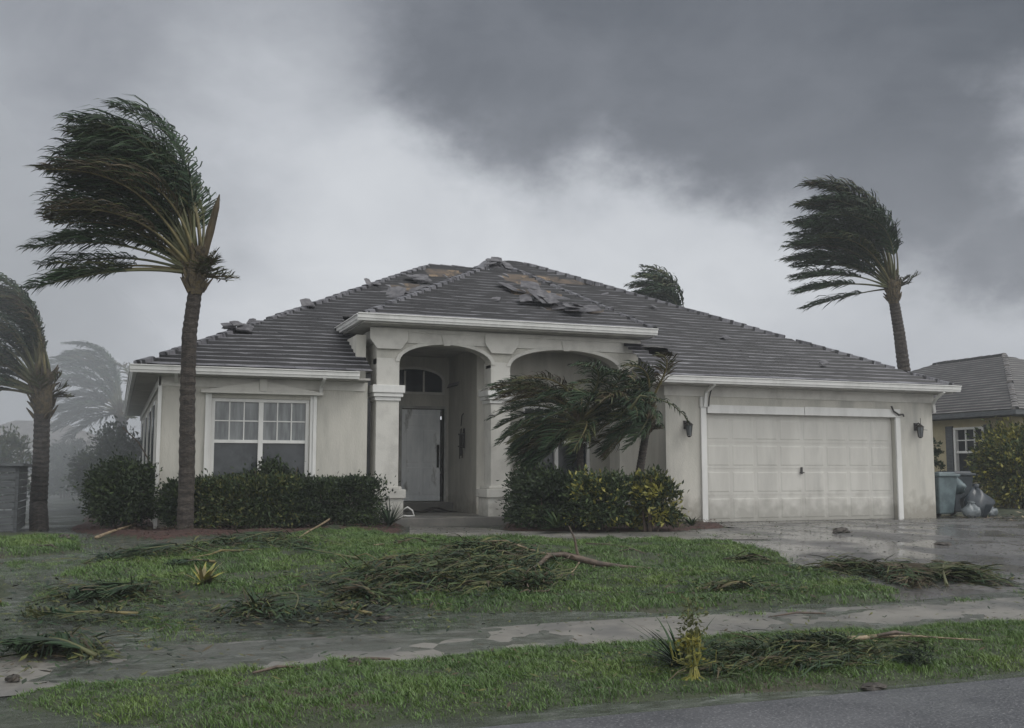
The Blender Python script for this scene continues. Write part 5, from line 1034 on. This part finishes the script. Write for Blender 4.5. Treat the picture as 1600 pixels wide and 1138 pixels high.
for i in range(9):
    a = rr2.uniform(0, 6.28); x, y = math.cos(a), math.sin(a)*.5; m.tube([base+Vector((0, 0, .06)), base+Vector((x*.08, y*.08, .04)), base+Vector((x*.19, y*.19, 0))], [.009, .007, .004], 4)
m.build('stalk', 'yellow_stem', e)
V, T, k = foliage(base+Vector((-.0, 0, .20)), (.09, .08, .12), 260, .045, np.random.default_rng(77), 18, wind=0); fast_mesh('leaves', V-np.array(e.location), T, ['leaf_yellow', 'leaf_olive'], np.concatenate([np.arange(260) % 2]*2), e)
V, T, k = foliage(base+Vector((-.01, 0, .37)), (.10, .08, .05), 200, .035, np.random.default_rng(78), 22, wind=0); fast_mesh('seed_heads', V-np.array(e.location), T, ['frond_olive', 'leaf_olive'], np.concatenate([np.arange(200) % 2]*2), e)
# clods / stones
def clod(px, py, r, h, label, seed, mtl='frond_brown'):
    rr = random.Random(seed); p = gp(px, py); m = MB(); vs = []; n = 12
    for j in range(6):
        t = j/5; rad = r*math.cos(t*math.pi/2)**.6
        for k in range(n): a = 6.283*k/n; q = 1+rr.uniform(-.22, .22); vs.append((rad*q*math.cos(a), rad*q*math.sin(a)*.7, h*math.sin(t*math.pi/2)*(1+rr.uniform(-.15, .15))))
    m.add(vs, [(j*n+k, j*n+(k+1) % n, (j+1)*n+(k+1) % n, (j+1)*n+k) for j in range(5) for k in range(n)]+[tuple(5*n+k for k in range(n))])
    o = m.build('debris_clump', mtl, None); o.location = (p.x, p.y, max(p.z, float(terrain_z(np.array([[p.x, p.y]]))[0]))+.01); tag(o, label, 'debris'); return o
MATS['clod'] = mat('clod', (.03, .026, .022), .6, (.06, .05, .04), 20, .8, 40)
clod(1314, 834, .16, .10, 'dark peaked clump of debris on the driveway before the garage door', 1, 'clod')
clod(1365, 1078, .09, .035, 'dark flat clump on the wet road below the verge', 2, 'clod')
clod(1474, 853, .16, .05, 'low brown clump on the driveway toward the bins', 3, 'clod')
clod(553, 1048, .05, .04, 'small dark clod on the verge left of centre', 4, 'clod')
clod(20, 1066, .05, .04, 'small clod at the left end of the sidewalk', 7, 'clod')
clod(100, 847, .10, .06, 'dark clod in the shallow water by the left palm', 5, 'clod')
clod(600, 970, .09, .03, 'dark clump in the flood before the middle of the lawn', 6, 'clod')
# scattered leaves and bits
def litter(name, label, n, fn, size, mats, seed, kind='stuff'):
    rr = np.random.default_rng(seed); P = fn(rr, n); z = np.maximum(terrain_z(P), gz(P[:, 1]))+.025+rr.uniform(0, .03, len(P)); n = len(P)
    a = rr.uniform(0, 6.283, n); d = np.column_stack([np.cos(a), np.sin(a), rr.uniform(-.15, .35, n)]); w = np.column_stack([-np.sin(a), np.cos(a), rr.uniform(-.3, .3, n)]); L = (size*rr.uniform(.4, 1.6, n))[:, None]
    q = np.column_stack([P, z]); V = np.stack([q, q+d*L*.5+w*L*.14, q+d*L, q+d*L*.5-w*L*.14], 1).reshape(-1, 3); i = np.arange(n)*4
    o = fast_mesh(name, V, np.concatenate([np.stack([i, i+1, i+2], 1), np.stack([i, i+2, i+3], 1)]), mats, np.tile(rr.integers(0, len(mats), n), 2)); tag(o, label, 'leaf litter', kind=kind); return o
litter('leaf_litter', 'torn leaves and palm shreds strewn over lawn, water and paving', 19000, lambda r, n: np.column_stack([r.uniform(-7, 19, n), 6+r.random(n)**.9*13.2]), .055, ['frond_dark', 'frond_brown', 'leaf_olive', 'frond_green', 'frond_brown', 'frond_dark'], 500)
def near(pts, sp):
    C_ = np.array([(gp(*p).x, gp(*p).y) for p in pts])
    return lambda r, n: C_[r.integers(0, len(C_), n)]+r.normal(0, 1, (n, 2))*np.array(sp)
litter('leaf_litter', 'denser shreds gathered round the fallen branches and fronds', 8000, near([(760, 910), (690, 925), (600, 920), (550, 925), (640, 900), (160, 930), (150, 965), (300, 870), (1340, 900), (1480, 905), (80, 1030), (400, 960), (420, 855), (480, 965), (560, 965), (1150, 925)], (.55, .5)), .09, ['frond_dark', 'frond_brown', 'leaf_olive', 'frond_green', 'frond_dark', 'frond_dark'], 501)
litter('leaf_litter', 'shreds along the verge at lower right', 1500, near([(1100, 1060), (1180, 1055), (1270, 1050), (1350, 1040), (1060, 1040)], (.3, .13)), .05, ['frond_dark', 'leaf_olive', 'frond_green', 'rachis_yellow'], 502)
litter('leaf_litter', 'broken twigs and bark by the bins and garage corner', 700, lambda r, n: np.column_stack([r.uniform(18.2, 22, n), r.uniform(16.8, 19.6, n)]), .14, ['frond_brown', 'bark_pale', 'frond_dark', 'leaf_dark'], 503)
litter('mulch_chips', 'red brown mulch chips over the planting beds', 6500, lambda r, n: (lambda Q: Q[bed(Q) > -.05])(np.column_stack([r.uniform(-2, 12.5, n*3), r.uniform(14, 21, n*3)])), .06, ['mulch', 'frond_brown', 'mulch'], 504)
# mat and pale plastic on the stoop
m = MB(); n = 12
for k in range(n):
    t0, t1 = k/n, (k+1)/n; f = lambda t: .175+.006+.10*max(0, 1-abs(t-.5)*3.2)
    m.add([(6.55+.9*t0, 23.0, f(t0)), (6.55+.9*t1, 23.0, f(t1)), (6.55+.9*t1, 23.5, f(t1)*.9+.02), (6.55+.9*t0, 23.5, f(t0)*.9+.02), (6.55+.9*t0, 23.0, f(t0)+.012), (6.55+.9*t1, 23.0, f(t1)+.012), (6.55+.9*t1, 23.5, f(t1)*.9+.032), (6.55+.9*t0, 23.5, f(t0)*.9+.032)], [(0, 3, 2, 1), (4, 5, 6, 7), (0, 1, 5, 4), (2, 3, 7, 6)])
tag(m.build('doormat', 'doormat'), 'dark doormat rucked up before the front door step', 'doormat')
m = MB(); q = Vector((5.55, 20.75, .18)); m.tube([q+Vector((0, 0, .15)), q+Vector((.10, 0, .20)), q+Vector((.20, 0, .13)), q+Vector((.24, 0, .02)), q+Vector((.1, -.05, .02)), q+Vector((-.02, -.05, .03))], [.014, .018, .018, .018, .018, .018], 8)
tag(m.build('plastic_pipe', 'white_paint', smooth_=True), 'bent pale plastic pipe lying beside the left porch post', 'pipe')
# bent cable hanging at the house side
m = MB(); P = [at(x, y, 21.5+i*.12) for i, (x, y) in enumerate([(247, 770), (240, 742), (230, 715), (217, 692), (200, 676), (192, 668)])]; m.tube(P, [.018, .016, .014, .012, .012, .02], 6)
tag(m.build('bent_branch', 'limb_bark', smooth_=True), 'long thin bent branch arching over the round shrub', 'branch')

# stray fronds' own kind and the groups repeats belong to
GROUPS = {'palm tree': 'palms bent by the wind', 'shrub': 'shrubs around the house and garden', 'hedge': 'clipped hedges under the front window', 'tree': 'misty trees at the far side', 'palm frond': 'fallen palm fronds',
          'twig': 'broken twigs on the ground', 'branch': 'fallen branches', 'debris': 'dark clumps of debris', 'palm debris': 'heaps of palm strips', 'bag': 'rubbish bags by the bins', 'bin': 'wheeled bins by the garage', 'plant': 'small leafy plants', 'leaves': 'torn yellow leaf clusters'}
for o in list(S.objects):
    if o.parent is None and o.get('category'):
        if 'kind' not in o: o['kind'] = 'thing'
        if o['kind'] == 'thing' and 'group' not in o and o['category'] in GROUPS: o['group'] = GROUPS[o['category']]
# ------------------------------------------------------------------ air
def volume(name, dens, col=(.80, .83, .87)):
    m = bpy.data.materials.new(name); m.use_nodes = True; nt = m.node_tree; nt.nodes.clear(); o = nt.nodes.new('ShaderNodeOutputMaterial'); v = nt.nodes.new('ShaderNodeVolumePrincipled')
    v.inputs['Density'].default_value = dens; v.inputs['Color'].default_value = (*col, 1); v.inputs['Anisotropy'].default_value = 0; nt.links.new(v.outputs[0], o.inputs['Volume']); MATS[name] = m; return m
volume('haze', .0015); volume('mist', .030, (.66, .69, .73))
m = MB(); m.box(-430, 430, -40, 440, -1.6, 14); o = m.build('haze', 'haze'); tag(o, 'thin rain haze filling the air over the whole street', 'haze', kind='stuff')
def blobvol(name, c, r, label):
    import bmesh
    bm = bmesh.new(); bmesh.ops.create_icosphere(bm, subdivisions=4, radius=1); me = bpy.data.meshes.new(name)
    for v in bm.verts:
        q = 1+.12*math.sin(3*v.co.x+2*v.co.z)+.10*math.sin(4*v.co.y-3*v.co.z+1); v.co = Vector((v.co.x*r[0], v.co.y*r[1], v.co.z*r[2]))*q
    bm.to_mesh(me); me.materials.append(MATS['mist']); o = bpy.data.objects.new(name, me); o.location = c; link(o); tag(o, label, 'mist', kind='stuff')
blobvol('mist', (-6.0, 32, 3), (7.6, 15.5, 7.5), 'bank of wind driven spray hanging left of the house')
